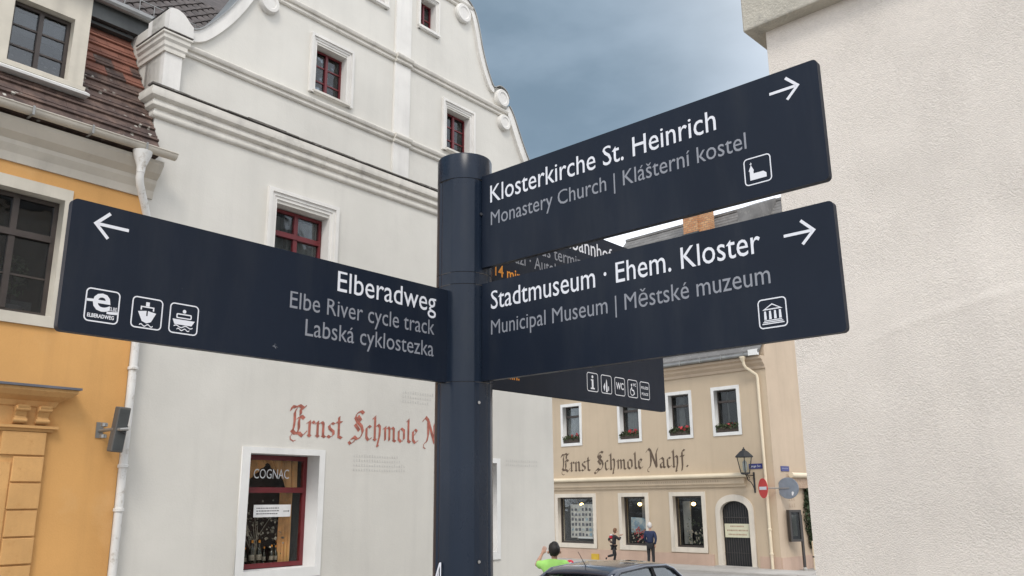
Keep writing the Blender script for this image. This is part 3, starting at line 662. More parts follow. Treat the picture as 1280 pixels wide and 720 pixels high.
# portal: lead-covered hood, consoles, architrave and rusticated blocks
box('hood_cover', 'zinc_dark', orange, -9.3, -6.13, -.30, .0, 3.165, 3.195)
MB().sweep([(0, 2.93), (.06, 2.93), (.09, 3.0), (.20, 3.06), (.26, 3.12), (.26, 3.163), (0, 3.163)], [(-9.3, 0, 0, -1), (-6.42, 0, 0, -1), (-6.42, 0, 1, -1), (-6.42, .002, 1, 0)]).build('hood_cornice', 'orange_trim', orange)
box('frieze', 'orange_trim', orange, -9.2, -6.42, -.035, .0, 2.66, 2.93)
MB().sweep([(0, 2.60), (.05, 2.60), (.06, 2.63), (.10, 2.64), (.10, 2.675), (0, 2.68)], [(-9.2, 0, 0, -1), (-6.40, 0, 0, -1), (-6.40, 0, 1, -1), (-6.40, .002, 1, 0)]).build('architrave', 'orange_trim', orange)
for q in (-6.80, -6.52):
    c = MB(); c.prism_x([(-.035, 2.69), (-.09, 2.70), (-.12, 2.74), (-.10, 2.79), (-.13, 2.84), (-.19, 2.90), (-.20, 2.93), (-.035, 2.93)], q-.07, q+.07)
    for (yy, zz, rr) in ((-.145, 2.885, .035), (-.095, 2.735, .03)): c.tube([(q-.085, yy, zz), (q+.085, yy, zz)], rr, 10)
    c.build('console', 'orange_trim', orange, smooth=True)
box('pilaster_shaft', 'orange_trim', orange, -6.98, -6.42, -.03, .003, -1.2, 2.60)
z = 2.59
for k in range(10):
    zt = 2.59 if k == 0 else 2.27-(k-1)*.344; zb = 2.27-k*.344+.022
    box('rusticated_block', 'orange_trim', orange, -6.80+rnd.uniform(-.006, .006) if k else -6.97, -6.425+rnd.uniform(-.004, .004), -.062-rnd.uniform(0, .006), -.03, zb, zt, bevel=rnd.uniform(.005, .011))
box('arch_jamb', 'orange_trim', orange, -6.979, -6.82, -.045, -.03, -1.2, 2.2)
box('house_door', 'dark_wood', orange, -8.4, -6.98, .25, .31, -1.2, 2.5)
# mansard roof
mn = MB().prism_x([(-.30, 6.84), (1.32, 9.54), (1.32, 9.44), (-.1, 6.82)], -14, -5.40)
roof = mn.build('roof', 'roof_tile', orange)
TW, TL = .30, .262
def flat_tile():
    mb = MB(); mb.box(.0015, TW-.0015, 0, TL+.05, .0, .022)
    mb.v = [(x, y, z+(.022 if y < .01 else 0)) for x, y, z in mb.v]
    mb.box(.0015, TW-.0015, -.014, .030, .006, .062); mb.box(.0015, TW-.0015, .085, .115, .02, .047); mb.box(TW-.03, TW-.014, .12, TL+.04, .02, .030); return mb
t0 = flat_tile().build('roof_tile', 'roof_tile', roof); 
ang = math.atan2(2.70, 1.62); Lr = math.hypot(1.62, 2.70); rows = int(Lr/TL); first = True
for j in range(rows):
    s = j*TL; y = -.33+s*math.cos(ang); z = 6.88+s*math.sin(ang)
    for i in range(11):
        x = -5.40-TW*(i+1)+(TW*.5 if j % 2 else 0)
        if x+TW > -5.395: x2 = x; 
        if z > 7.50 and x+TW*.4 < -6.50 and x+TW > -7.8: continue
        o = t0 if first else t0.copy()
        if not first: col.objects.link(o)
        first = False
        o.parent = roof; o.location = (x, y, z); o.rotation_euler = (ang, 0, rnd.uniform(-.008, .008))
        if x+TW > -5.39: o.scale = ((-5.392-x)/TW, 1, 1)
        o.material_slots[0].link = 'OBJECT'; o.material_slots[0].material = MT['roof_tile_red'] if (j > 7 or (j > 4 and rnd.random() < .45)) else MT['roof_tile']
# far (out of frame) part of the mansard in one piece
st = MB()
for j in range(rows):
    s = j*TL; y = -.33+s*math.cos(ang); z = 6.88+s*math.sin(ang)
    st.add([(-14, y-.01, z+.03), (-8.7, y-.01, z+.03), (-8.7, y+.16, z+.24), (-14, y+.16, z+.24), (-14, y+.01, z-.01), (-8.7, y+.01, z-.01)], [(0, 1, 2, 3), (4, 5, 1, 0)])
st.build('outer_tiles', 'roof_tile', roof, kind='stuff')
box('upper_flashing', 'slate', orange, -14, -5.40, 1.25, 1.33, 9.5, 9.95)
# dormer
dor = plate('dormer_front', rect(-7.80, -6.52, 7.60, 9.25), [rect(-7.56, -6.74, 7.70, 8.70)], -.02, .14, 'stone_frame', orange)
MB().box(-6.62, -6.525, .142, 1.4, 7.7, 9.2).box(-7.80, -7.70, .142, 1.4, 7.7, 9.2).build('dormer_cheek', 'slate', dor)
wd = window_set(orange, -7.558, -6.742, 7.71, 8.69, .11, 'brown_wood', mull=1, bars=(8.02, 8.34), glassm='window_glass_grey', fw=.05, sash=.03)
box('roller_blind', 'curtain', wd, -7.5, -6.8, .26, .28, 8.28, 8.62)
MB().prism_x([(-.16, 7.50), (-.17, 7.53), (.0, 7.63), (.0, 7.5)], -7.9, -6.46).build('dormer_apron', 'white_paint', dor)
MB().sweep([(0, 7.60), (.05, 7.60), (.06, 7.66), (0, 7.68)], [(-7.85, -.02, 0, -1), (-6.50, -.02, 0, -1)]).build('dormer_sill', 'stone_frame', dor)
MB().prism_x([(-.20, 9.2), (-.22, 9.26), (1.4, 9.62), (1.4, 9.5)], -7.95, -6.42).build('dormer_roof', 'roof_tile', dor)
for k in range(6):
    MB().prism_x([(-.24+k*.22, 9.27+k*.05), (-.24+k*.22, 9.31+k*.05), (.02+k*.22, 9.35+k*.05), (.02+k*.22, 9.31+k*.05)], -7.95, -6.40).build('dormer_tile_course', 'roof_tile', dor)
# house plant standing inside the right half of the first-floor window
hp = thing('potted_plant', 'leafy green plant in a white bowl behind the pane of the ochre house window', 'potted plant', (0, 0, 0), 0)
hp.matrix_world = Matrix.Translation(WO) @ Matrix.Rotation(WR, 4, 'Z') @ Matrix.Translation((-6.95, .42, 4.19))
MB().lathe([(.10, 0), (.17, .10), (.19, .13), (.17, .13), (.10, .05)], 18).build('bowl', 'white_paint', hp, smooth=True)
MB().tube([(0, 0, .1), (.02, 0, .35), (-.02, .02, .62)], [.012, .009, .005], 6).build('stem', 'dark_wood', hp, smooth=True)
g = random.Random(33); lf = MB()
for i in range(260):
    a = g.uniform(0, 2*PI); z = .30+g.random()*.55; w = .24*math.sin((z-.22)/.68*PI)**.6*g.random()**.5; q = Vector((w*math.cos(a), w*.5*math.sin(a), z)); s = g.uniform(.018, .04)
    M_ = Matrix.Translation(q) @ Euler((g.uniform(-1.2, 1.2), g.uniform(-1.2, 1.2), g.uniform(0, 6))).to_matrix().to_4x4()
    lf.add([M_ @ Vector(c) for c in ((-s, 0, 0), (0, 0, -s*.6), (s, 0, 0), (0, 0, s*.6))], [(0, 1, 2, 3)])
lf.build('foliage', 'plant_pale', hp)
# flood light on the wall by the pipe
fld = thing('floodlight', 'grey box floodlight on a wall bracket beside the white downpipe', 'floodlight', WO, WR)
fl_ = MB().box(-.085, .085, -.07, .07, -.31, .31).build('housing', 'housing_grey', fld, loc=(-5.63, -.42, 2.66), rot=(R(6), R(3), 0), bevel=.015)
MB().box(-.07, .07, -.074, -.07, -.28, .28).build('lens', 'slate', fl_)
MB().tube([(-5.71, -.01, 2.66), (-5.71, -.22, 2.66), (-5.70, -.40, 2.66), (-5.66, -.54, 2.65), (-5.57, -.56, 2.66)], .024, 10).build('arm', 'zinc', fld, smooth=True)
for z in (2.58, 2.74): MB().lathe([(.03, 0), (.045, .005), (.045, .05), (.03, .055)], 12, (-5.71, -.14, z-.03)).build('clamp', 'zinc', fld, smooth=True)
box('wall_plate', 'zinc', fld, -5.76, -5.66, -.012, .003, 2.56, 2.78)
MB().tube([(-5.66, -.54, 2.62), (-5.60, -.53, 2.60), (-5.57, -.53, 2.70)], .016, 8).build('hinge', 'black_iron', fld, smooth=True)

# ================================================================== tan corner house (x = -t)
tan = thing('corner_house', 'tan rendered corner house with shop windows, arched door and dark brown blackletter lettering', 'house', TO, TR)
def seg_arch(hw, zs, rise): return [(.05-hw, -1.4), (.05+hw, -1.4)]+[(.05+hw*math.cos(PI*i/16), zs+rise*math.sin(PI*i/16)**.85) for i in range(17)]
arch = seg_arch(.61, 1.10, .46)
ups = [(-.50, .50), (-2.67, -1.68), (-5.22, -4.22), (-8.52, -7.52)]
shops = [(-8.93, -6.88, -.20, 1.76), (-5.30, -4.08, -.20, 1.76), (-2.70, -1.36, -.20, 1.76)]
plate('wall', rect(-9.6, 1.80, -1.6, 7.0), [rect(a-.02, b+.02, 4.13, 5.82) for a, b in ups]+[rect(a-.02, b+.02, c-.02, d+.02) for a, b, c, d in shops]+[seg_arch(.63, 1.10, .48)], 0, .4, 'tan_render', tan)
pl = MB()
for a, b in ((-9.6, -.95), (.98, 1.80)): pl.box(a, b, -.03, 0, -1.6, -.42)
pl.build('plinth', 'pink_plinth', tan)
# gable side wall round the corner
sw = plate('gable_wall', [(0.0, -1.6), (14, -1.6), (14, 7.2), (7.0, 15.4), (-0.0, 7.25)], [], 0, .3, 'tan_render_side', tan)
sw.rotation_euler = (0, 0, PI/2); sw.location = (1.803, .001, 0)
box('side_plinth', 'pink_plinth', tan, 1.804, 1.83, .02, 12, -1.6, -.45)
MB().box(-9.6, -9.2, .4, 14, -1.6, 7).box(-9.2, 1.5, 13.6, 14, -1.6, 7).build('rear_wall', 'tan_render', tan)
MB().sweep([(0, 6.45), (.06, 6.45), (.08, 6.55), (.20, 6.66), (.22, 6.74), (.34, 6.80), (.34, 6.90), (0, 6.92)], [(-9.6, 0, 0, -1), (1.82, 0, 0, -1)]).build('cornice', 'tan_render_side', tan)
gt = MB().tube([(-9.6, -.42, 6.98), (1.62, -.42, 6.98)], .08, 10).build('gutter', 'zinc', tan, smooth=True)
for k in range(12): box('gutter_bracket', 'zinc', gt, -9.3+k*.95, -9.27+k*.95, -.52, -.3, 6.90, 7.07)
box('gutter_end', 'white_paint', tan, 1.40, 1.78, -.50, -.36, 6.92, 7.14)
rf = MB().prism_x([(-.46, 7.0), (-.46, 7.08), (7.0, 15.6), (14.4, 7.08), (14.4, 7.0), (7.0, 15.4)], -9.7, 1.83).build('roof', 'slate_far', tan)
lv = MB()
for k in range(40):
    y = -.46+k*.19; z = 7.08+k*.19*1.142
    lv.box(-9.7, 1.84, y, y+.06, z, z+.035)
lv.build('tile_courses', 'slate_far', rf, kind='stuff')
for q in (-.9, -3.2, -5.4):
    o = MB().box(-.42, .42, -.03, .06, -.6, .6).build('skylight', 'zinc', rf, loc=(q, 5.2, 13.62), rot=(R(49), 0, 0)); MB().box(-.34, .34, -.05, -.045, -.5, .5).build('pane', 'window_glass_grey', o, rot=(0, 0, 0))
    o.rotation_euler = (R(49)-PI/2, 0, 0)
MB().box(-9.7, 1.86, 6.9, 7.1, 15.55, 15.68).build('ridge_tiles', 'slate_far', rf)
def brick_nodes(m):
    nt = m.node_tree; N = nt.nodes; L = nt.links; b = N['Principled BSDF']; src = b.inputs['Base Color'].links[0].from_socket
    tc = N.new('ShaderNodeTexCoord'); mp = N.new('ShaderNodeMapping'); mp.inputs['Rotation'].default_value = (R(90), 0, 0); L.new(tc.outputs['Object'], mp.inputs[0])
    k = N.new('ShaderNodeTexBrick'); L.new(mp.outputs[0], k.inputs[0]); k.inputs['Scale'].default_value = 2.2; k.inputs['Mortar Size'].default_value = .03
    k.inputs['Color1'].default_value = (.42, .17, .07, 1); k.inputs['Color2'].default_value = (.62, .36, .18, 1); k.inputs['Mortar'].default_value = (.20, .17, .14, 1)
    x = N.new('ShaderNodeMixRGB'); x.inputs[0].default_value = .65; L.new(src, x.inputs[1]); L.new(k.outputs[0], x.inputs[2]); L.new(x.outputs[0], b.inputs['Base Color'])
brick_nodes(MT['brick'])
ch = MB().box(-4.80, -3.96, 5.2, 5.75, 13, 17.2).build('chimney', 'brick', rf)
MB().box(-3.952, -3.35, 5.3, 5.75, 13, 17.0).build('flue_stack', 'brick', ch)
MB().box(-4.85, -3.9, 5.15, 5.19, 14.35, 14.45).build('chimney_flashing', 'slate', ch)
MB().prism_x([(5.2, 13.4), (5.2, 15.0), (6.9, 15.72), (6.9, 13.4)], -1.75, -.60).build('roof_hatch', 'slate_far', rf)
# windows
pot0 = None
for k, (a, b) in enumerate(ups[::-1]):
    plate('window_surround', rect(a-.13, b+.13, 4.02, 5.93), [rect(a, b, 4.15, 5.80)], -.035, .22, 'white_paint', tan)
    window_set(tan, a+.002, b-.002, 4.16, 5.79, .22, 'brown_wood', mull=0, transom=5.35, glassm='window_glass', fw=.045, sash=.018, curtain=(a+.06+.1*k, b-.12*(k+1)-.1, 4.2, 5.7))
for k, (a, b, c, d) in enumerate(shops):
    plate('window_surround', rect(a-.17, b+.17, c-.18, d+.16), [rect(a, b, c, d)], -.05, .2, 'cream_trim', tan)
    w = window_set(tan, a+.002, b-.002, c+.002, d-.002, .16, 'brown_wood', mull=0, glassm='shop_glass', fw=.07, back=1.1)
    bx = a+.50*(b-a)
    MB().lathe([(.03, -.05), (.09, 0), (.07, .07), (.02, .09)], 12, (bx, .42, d-.33)).build('shop_lamp', 'lit_bulb', w, smooth=True)
    if k == 0:
        box('photo_board', 'poster_pale', w, a+.42, b-.10, .35, .38, c+.22, d-.30)
        g = random.Random(4); ph = []
        for j in range(6):
            for i in range(7):
                x = a+.47+i*.205; zz = c+.30+j*.215
                o = MB().box(x, x+g.uniform(.10, .15), .338, .346, zz, zz+g.uniform(.10, .145)).build('photograph', 'photo_dark' if g.random() < .8 else 'poster_blue', w)
        box('board_ledge', 'paper', w, a+.9, b-.3, .26, .33, c+.20, c+.27)
        MB().box(a+.1, b-.1, .27, 1.0, c+.04, c+.10).box(a+.1, b-.1, .3, .32, c+.16, c+.18).build('display_shelf', 'brown_wood', w)
    elif k == 1:
        box('screen', 'grey_cloth', w, a+.5, b-.1, .7, .73, c+.8, d-.1)
        plate('poster', [(a+.16, c+.5), (b-.1, c+.5), (b-.1, c+.92), (b-.45, c+1.1), (a+.16, c+1.12)], [], .36, .38, 'poster_blue', w)
        g = random.Random(5); mb = MB()
        for i in range(60):
            x = g.uniform(a+.2, b-.1); zz = g.uniform(c+.08, c+.62); s = g.uniform(.02, .05); mb.box(x, x+s, .28+s, .31+s, zz, zz+s*1.3)
        mb.build('display_goods', 'bottle_pale', w, kind='stuff')
        mb = MB()
        for i in range(40):
            x = g.uniform(a+.35, b-.1); zz = g.uniform(c+.1, c+.7); s = g.uniform(.02, .06); mb.box(x, x+s, .27+s, .29+s, zz, zz+s*1.3)
        mb.build('display_flowers', 'flower_red', w, kind='stuff')
    else:
        box('side_panel', 'curtain', w, a+.1, a+.45, .5, .55, c+.1, d-.2)
        g = random.Random(6); mb = MB(); m2 = MB()
        for i in range(90):
            x = g.uniform(a+.35, b-.12); zz = c+.1+abs(g.gauss(0, .45)); s = g.uniform(.015, .04)
            if zz < d-.5: (mb if i % 2 else m2).box(x, x+s, .27+s*2, .29+s*2, zz, zz+s*2)
        mb.build('display_goods', 'bottle_pale', w, kind='stuff'); m2.build('display_foliage', 'leaf_box', w, kind='stuff')
# awning cassette, fascia and lettering
MB().tube([(-9.55, -.22, 2.50), (.80, -.22, 2.50)], .085, 14).build('awning_roll', 'cream_paint', tan, smooth=True)
MB().prism_x([(-.002, 2.60), (-.22, 2.60), (-.22, 2.585), (-.002, 2.42)], -9.55, .78).build('awning_cover', 'cream_paint', tan)
MB().prism_x([(-.002, 2.08), (-.06, 2.08), (-.07, 2.14), (-.14, 2.20), (-.14, 2.40), (-.002, 2.41)], -9.55, .62).build('fascia', 'tan_trim', tan)
ghost(tan, -4.2, -.1, 2.22, 2.36, 1, 'ghost_brown', y=-.143, seed=9)
blackletter('wall_lettering', 'Ernst Schmole Nachf.', -8.68, 2.90, 6.85, .40, 'fraktur_brown', tan, -.004, nib=1.08)
MB().tube([(1.12, -.42, 6.95), (1.14, -.40, 6.62), (1.18, -.34, 6.50), (1.47, -.12, 6.22), (1.50, -.10, 6.08), (1.50, -.10, -.95)], .055, 12).build('downpipe', 'cream_paint', tan, smooth=True)
MB().lathe([(.05, 0), (.12, .16), (.12, .2)], 12, (1.12, -.42, 6.72)).build('rain_head', 'cream_paint', tan)
for z in (.5, -.35): MB().lathe([(.056, 0), (.075, .01), (.075, .07), (.056, .08)], 12, (1.50, -.10, z)).build('pipe_collar', 'cream_paint', tan)
# arched door
ao = seg_arch(.81, 1.14, .66)
plate('door_surround', ao, [arch], -.06, .12, 'cream_trim', tan)
dr = plate('door', arch, [], .16, .20, 'black_iron', tan)
gr = MB()
for k in range(11): q = -.45+k*.1; gr.box(q-.01, q+.01, .12, .135, -.9, 1.08+.42*math.sqrt(max(0, 1-((q-.05)/.61)**2)))
gr.box(-.55, .65, .118, .137, .93, .96); gr.box(-.55, .65, .118, .137, -.35, -.33); gr.build('door_grille', 'edge_brown', dr)
box('notice_board', 'notice_cream', dr, -.48, .56, .09, .115, .22, .72)
nt_ = MB(); g = random.Random(8)
for k, ln in enumerate((.55, .85, .75)):
    q = .04-ln/2
    while q < .04+ln/2: d = g.uniform(.03, .06); nt_.box(q, q+d, .0885, .0895, .60-k*.15, .655-k*.15); q += d+.015
nt_.build('notice_print', 'ghost_brown', dr, kind='stuff')
box('doorstep', 'kerb_stone', tan, -.80, .90, -.30, 0, -1.3, -.80)
box('meter_box', 'yellow_box', tan, -7.05+.03, -6.62, -.08, -.03, -.92, -.60)
# awning over the side door, faded writing and shutter of the side front
MB().tube([(1.98, .95, 2.48), (1.98, 5.5, 2.48)], .10, 12).build('side_awning_roll', 'cream_paint', tan, smooth=True)
MB().box(1.83, 1.95, 1.1, 5.5, 2.0, 2.38).build('side_fascia', 'ghost_brown', tan)
sg_ = ghost(tan, .95, 1.5, .75, 1.7, 4, 'ghost_brown', y=0, seed=11); sg_.rotation_euler = (0, 0, PI/2); sg_.location = (1.812, 0, 0)

TM = Matrix.Translation(TO) @ Matrix.Rotation(TR, 4, 'Z')
# flower boxes on the sills
def flower_box(seed, lab, x):
    g = random.Random(seed); t = thing('flower_box', lab, 'flower box', TM @ Vector((x, .07, 4.165)), TR, 'flower boxes on the upper window sills')
    box('planter', 'terracotta', t, -.46, .46, -.10, .06, .0, .17)
    mb = MB(); fl = MB()
    for i in range(230):
        q = Vector((g.uniform(-.5, .5), g.uniform(-.14, .08), g.gauss(.19, .06))); s = g.uniform(.025, .045)
        M_ = Matrix.Translation(q) @ Euler((g.uniform(-1, 1), g.uniform(-1, 1), g.uniform(0, 6))).to_matrix().to_4x4()
        tgt = fl if i % 6 == 0 and abs(q.x-.12) < .22 else mb
        if tgt is fl: q.z += .08; M_ = Matrix.Translation(q) @ Euler((g.uniform(-1, 1), g.uniform(-1, 1), 0)).to_matrix().to_4x4()
        tgt.add([M_ @ Vector(c) for c in ((-s, 0, -s), (s, 0, -s), (s, 0, s), (-s, 0, s))], [(0, 1, 2, 3)])
    mb.build('foliage', 'leaf_box', t); fl.build('blossom', 'flower_red', t)
for k, (a, b) in enumerate(ups[::-1]):
    flower_box(k+1, ['flower box on the upper window sill nearest the white house', 'flower box on the second upper window sill, half under the hanging sign', 'flower box with red blossom on the third upper window sill, above the letters ch', 'flower box on the upper window sill nearest the downpipe, right of the lettering'][k], (a+b)/2)
# wall lantern on an iron bracket
ln = thing('wall_lantern', 'black hexagonal wall lantern on a scrolled iron bracket above the arched door', 'lantern', TM @ Vector((.98, -.62, 0)), TR)
MB().lathe([(.17, 2.56), (.30, 3.14), (.295, 3.14), (.165, 2.57)], 6).build('lantern_glass', 'shop_glass', ln)
fr = MB()
for k in range(6):
    t = 2*PI*k/6; fr.tube([(.175*math.cos(t), .175*math.sin(t), 2.55), (.305*math.cos(t), .305*math.sin(t), 3.15)], .017, 6)
fr.lathe([(.10, 2.50), (.19, 2.53), (.19, 2.57), (.13, 2.58)], 6); fr.lathe([(.37, 3.13), (.37, 3.16), (.17, 3.34), (.07, 3.39), (.07, 3.42), (.02, 3.46), (.025, 3.49), (.0, 3.51)], 6)
fr.build('lantern_frame', 'black_iron', ln); MB().lathe([(.04, 2.60), (.08, 2.70), (.08, 2.95), (.03, 3.02)], 10).build('lamp_bulb', 'lamp_glass', ln, smooth=True)
bk = MB().tube([(0, 0, 2.60), (0, 0, 2.50), (0, .05, 2.48), (0, .60, 2.48)], .018, 8).tube([(0, .05, 2.47), (0, .18, 2.30), (0, .35, 2.24), (0, .48, 2.12), (0, .59, 1.95)], .015, 8)
bk.tube([(0, .2+.09*math.cos(a*.5), 2.37+.07*math.sin(a*.5)) for a in range(13)], .011, 6); bk.box(-.03, .03, .595, .62, 1.85, 2.6); bk.build('bracket', 'black_iron', ln, smooth=True)
# street name plates
def plate_sign(loc, rz, w, h, body, lab):
    t = thing('street_name_sign', lab, 'street sign', loc, rz)
    plate('sign_plate', rrect(-w/2, w/2, 0, h, .01, 2), [], -.02, 0, 'sign_navy', t)
    if body: text('lettering', body, 0, -.0225, h*.32, w*.82, h*.42, 'print_white', t, align='C')
    else: ghost(t, -w*.38, w*.38, h*.3, h*.72, 1, 'print_white', y=-.0225, seed=14)
plate_sign(TM @ Vector((1.08, -.002, 2.72)), TR, .56, .19, 'Lange Str.', 'blue enamel street name plate on the tan front, behind the lantern')
plate_sign(TM @ Vector((1.806, .83, 2.62)), TR+PI/2, .62, .19, None, 'blue enamel street name plate on the tan side wall, right of the downpipe')
# no-entry sign and the round sign seen from behind, on one corner bracket
ne = thing('no_entry_sign', 'round red no-entry sign with white bar, turned to the left of the corner', 'traffic sign', TM @ Vector((1.62, -.55, 2.0)), TR+R(-34))
MB().lathe([(.0, 0), (.355, 0), (.355, .012), (.0, .012)], 36).build('sign_disc', 'sign_red', ne, rot=(R(90), 0, 0))
plate('sign_bar', rect(-.27, .27, -.055, .055), [], -.018, -.0125, 'print_white', ne)
MB().tube([(0, .02, 0), (-.02, .62, 0)], .02, 8).build('bracket', 'zinc', ne)
bs_ = thing('round_sign', 'grey back of a round traffic sign with a small sticker, fixed to the corner', 'traffic sign', TM @ Vector((2.12, .35, 2.0)), TR+R(15))
MB().lathe([(.0, 0), (.375, 0), (.385, -.02), (.375, -.01), (.0, -.006)], 36).build('sign_disc', 'sign_back', bs_, rot=(R(90), 0, 0))
MB().box(-.42, .05, -.03, -.008, -.02, .02).build('rail', 'zinc', bs_)
plate('sticker', [(.12, -.26), (.16, -.27), (.20, -.16), (.17, -.12), (.12, -.14)], [], -.012, -.009, 'paper', bs_)
# display case on a post
dc = thing('display_case', 'dark glazed notice case on a slim post in front of the side wall', 'notice case', TM @ Vector((2.05, .75, 0)), TR+PI/2-R(30))
box('post', 'edge_brown', dc, .23, .31, -.04, .04, -1.2, 1.05)
cs = MB().frame(-.25, .25, .10, 1.22, .08, -.10, .08).build('case', 'edge_brown', dc); box('back_board', 'slate', cs, -.17, .17, .0, .04, .18, 1.14)
box('notice', 'notice_cream', cs, -.10, .08, -.02, -.005, .30, 1.05); box('pane', 'window_glass_grey', cs, -.17, .17, -.07, -.065, .18, 1.14)
MB().lathe([(.08, -1.2), (.08, -.85), (.05, -.80)], 10, (.27, 0, 0)).build('post_base', 'kerb_stone', dc)
# climbing plant by the side door
vine = thing('climbing_plant', 'dark green climbing plant beside the side door under the short awning', 'plant', TM @ Vector((1.95, 2.35, -.95)), TR)
MB().tube([(0, 0, 0), (.02, .05, 1), (0, -.02, 2.6)], [.05, .035, .015], 8).build('stem', 'dark_wood', vine, smooth=True)
g = random.Random(21); lf = MB()
for i in range(1500):
    z = g.uniform(.75, 2.95); w = .34*(1-abs(z-1.9)/1.8); a = g.uniform(0, 2*PI); q = Vector((math.cos(a)*w*g.random()**.5, math.sin(a)*w*1.5*g.random()**.5, z)); s = g.uniform(.025, .055)
    M_ = Matrix.Translation(q) @ Euler((g.uniform(-1.2, 1.2), g.uniform(-1.2, 1.2), g.uniform(0, 6))).to_matrix().to_4x4()
    lf.add([M_ @ Vector(c) for c in ((-s, 0, -s*.6), (s, 0, -s), (s*.4, 0, s), (-s, 0, s*.8))], [(0, 1, 2, 3)])
lf.build('foliage', 'leaf_dark', vine)
sd_ = thing('side_bollard', 'slim pale post standing at the foot of the climbing plant', 'post', TM @ Vector((2.2, 1.75, -.95)), TR)
MB().lathe([(.05, 0), (.05, 1.0), (.03, 1.04)], 10).build('post', 'cream_paint', sd_); MB().lathe([(.06, .45), (.06, .5), (.05, .5)], 10).build('band', 'black_iron', sd_)
# pavement with kerb in front of the tan house
pv = MB()
for j in range(3):
    x = -9.5
    while x < 3.2: pv_w = rnd.uniform(.55, .95); MB().box(x+.006, x+pv_w-.006, -1.8+j*.6+.006, -1.2+j*.6-.006, -1.1, -.84+rnd.uniform(-.004, .004)).build('paving_slab', 'kerb_stone', tan, kind=None); x += pv_w
tag(MB().box(-9.5, 3.3, -2.0, -1.806, -1.2, -.845).build('kerb', 'kerb_stone', None), 'pale stone kerb', 'kerb')
k_ = bpy.data.objects['kerb']; k_.matrix_world = TM; k_['kind'] = 'structure'; del k_['label']; del k_['category']
pvm = bpy.data.objects.new('pavement', MB().box(-9.5, 3.3, -1.8, -.031, -1.2, -.88).build('tmp', 'kerb_stone').data)
bpy.data.objects.remove(bpy.data.objects['tmp']); col.objects.link(pvm); pvm.matrix_world = TM; pvm['kind'] = 'structure'
for o in [q for q in tan.children if q.name.startswith('paving_slab')]: o.parent = pvm

# ================================================================== rough-rendered building on the right
RO = (1.625, 4.775, 0); RZ = R(-43.7)
rb = thing('rendered_building', 'pale rough-rendered building with a projecting stone band, close on the right', 'building', RO, RZ)
def grid_wall(x0, x1, z0, z1, nx, nz, y, amp, flare=0):
    from mathutils import noise
    mb = MB()
    for j in range(nz+1):
        z = z0+(z1-z0)*j/nz
        for i in range(nx+1):
            x = x0+(x1-x0)*i/nx; e = min(1, (x-x0)/.25)
            d = amp*(noise.noise(Vector((x*1.1, z*1.1, 3)))+.5*noise.noise(Vector((x*3.1, z*2.6, 9))))*e
            # ridge left by the trowel where the upper coat ends
            rl = 2.63+.10*(x-1.2)-.12*(x-1.2)**2; d += -.0062*max(0, 1-abs(z-rl)/.024)*(1 if x > .55 else max(0, (x-.3)/.25)) if amp else 0
            if z > rl: d += .003
            mb.v.append((x, y+d, z))
    for j in range(nz):
        for i in range(nx): a = j*(nx+1)+i; mb.f.append((a, a+1, a+nx+2, a+nx+1))
    return mb
gw = grid_wall(0, 6, -1.2, 4.518, 170, 260, 0, .010)
gw.build('wall', 'rough_render', rb, smooth=True)
MB().box(6.0, 12, 0, .3, -1.2, 4.517).build('unseen_front_wall', 'rough_render', rb)  # unseen stretch of front, lengthened to keep sky light off the white facade
gs = MB(); 
for j in range(31):
    z = -1.2+5.718*j/30; gs.v += [(0.0, 0, z), (0, 13.9, z)]
for j in range(30): gs.f.append((2*j, 2*j+1, 2*j+3, 2*j+2))
gs.build('side_wall', 'rough_render', rb)  # runs on out of view, deepened to shade the lower white facade
band_ = MB().box(-.105, 12, -.10, 14, 4.518, 5.4).build('stone_band', 'coping_stone', rb, bevel=.012)
MB().box(0, 12, 0, 13.9, 5.402, 9.2).build('unseen_upper_wall', 'rough_render', rb)  # unseen upper storeys, added to shade the lower part of the white facade
MB().prism_x([(-.35, 9.2), (6.95, 14.2), (14.3, 9.2)], -.3, 12.2).build('roof', 'slate_far', rb)  # unseen roof, added over the raised shading walls

# ================================================================== finger signpost
PO = (-.1465, 2.5, 0)
sp = thing('signpost', 'dark blue round fingerpost carrying five direction boards with white lettering', 'signpost', PO, 0)
rp = .0855
def pole_profile(rad, z0, z1, seg=96, notch=.0028):
    mb = MB(); 
    for z in (z0, z1):
        for k in range(seg):
            t = 2*PI*k/seg; rr = rad
            for c in (R(-41.7), R(-130.9), R(49.1), R(138.3)):
                d = abs((t-c+PI) % (2*PI)-PI)
                if d < .34: rr = min(rr, rad*math.cos(.34)/math.cos(d)*1.004)
                if .26 < d < .32: rr -= notch
            mb.v.append((rr*math.cos(t), rr*math.sin(t), z))
    for k in range(seg): k2 = (k+1) % seg; mb.f.append((k, k2, seg+k2, seg+k))
    mb.f += [tuple(range(seg))[::-1], tuple(range(seg, 2*seg))]; return mb
pole_profile(rp, 0, 1.9835).build('pole', 'pole_blue', sp, smooth=True)
pole = sp.children[0]
for za, zb in ((1.9855, 2.2755), (2.2775, 2.3125), (2.3145, 2.6110)):
    pole_profile(rp, za, zb).build('sleeve', 'pole_blue', sp, smooth=True)
for z in (1.9835, 2.2755, 2.3125, 2.6110): MB().lathe([(rp-.003, 0), (rp-.003, .002)], 64, (0, 0, z)).build('joint', 'edge_brown', sp)
MB().lathe([(rp, 2.613), (rp, 2.690), (rp-.002, 2.695), (rp-.006, 2.697), (0.0, 2.697)], 64).build('cap', 'pole_blue', sp, smooth=True)
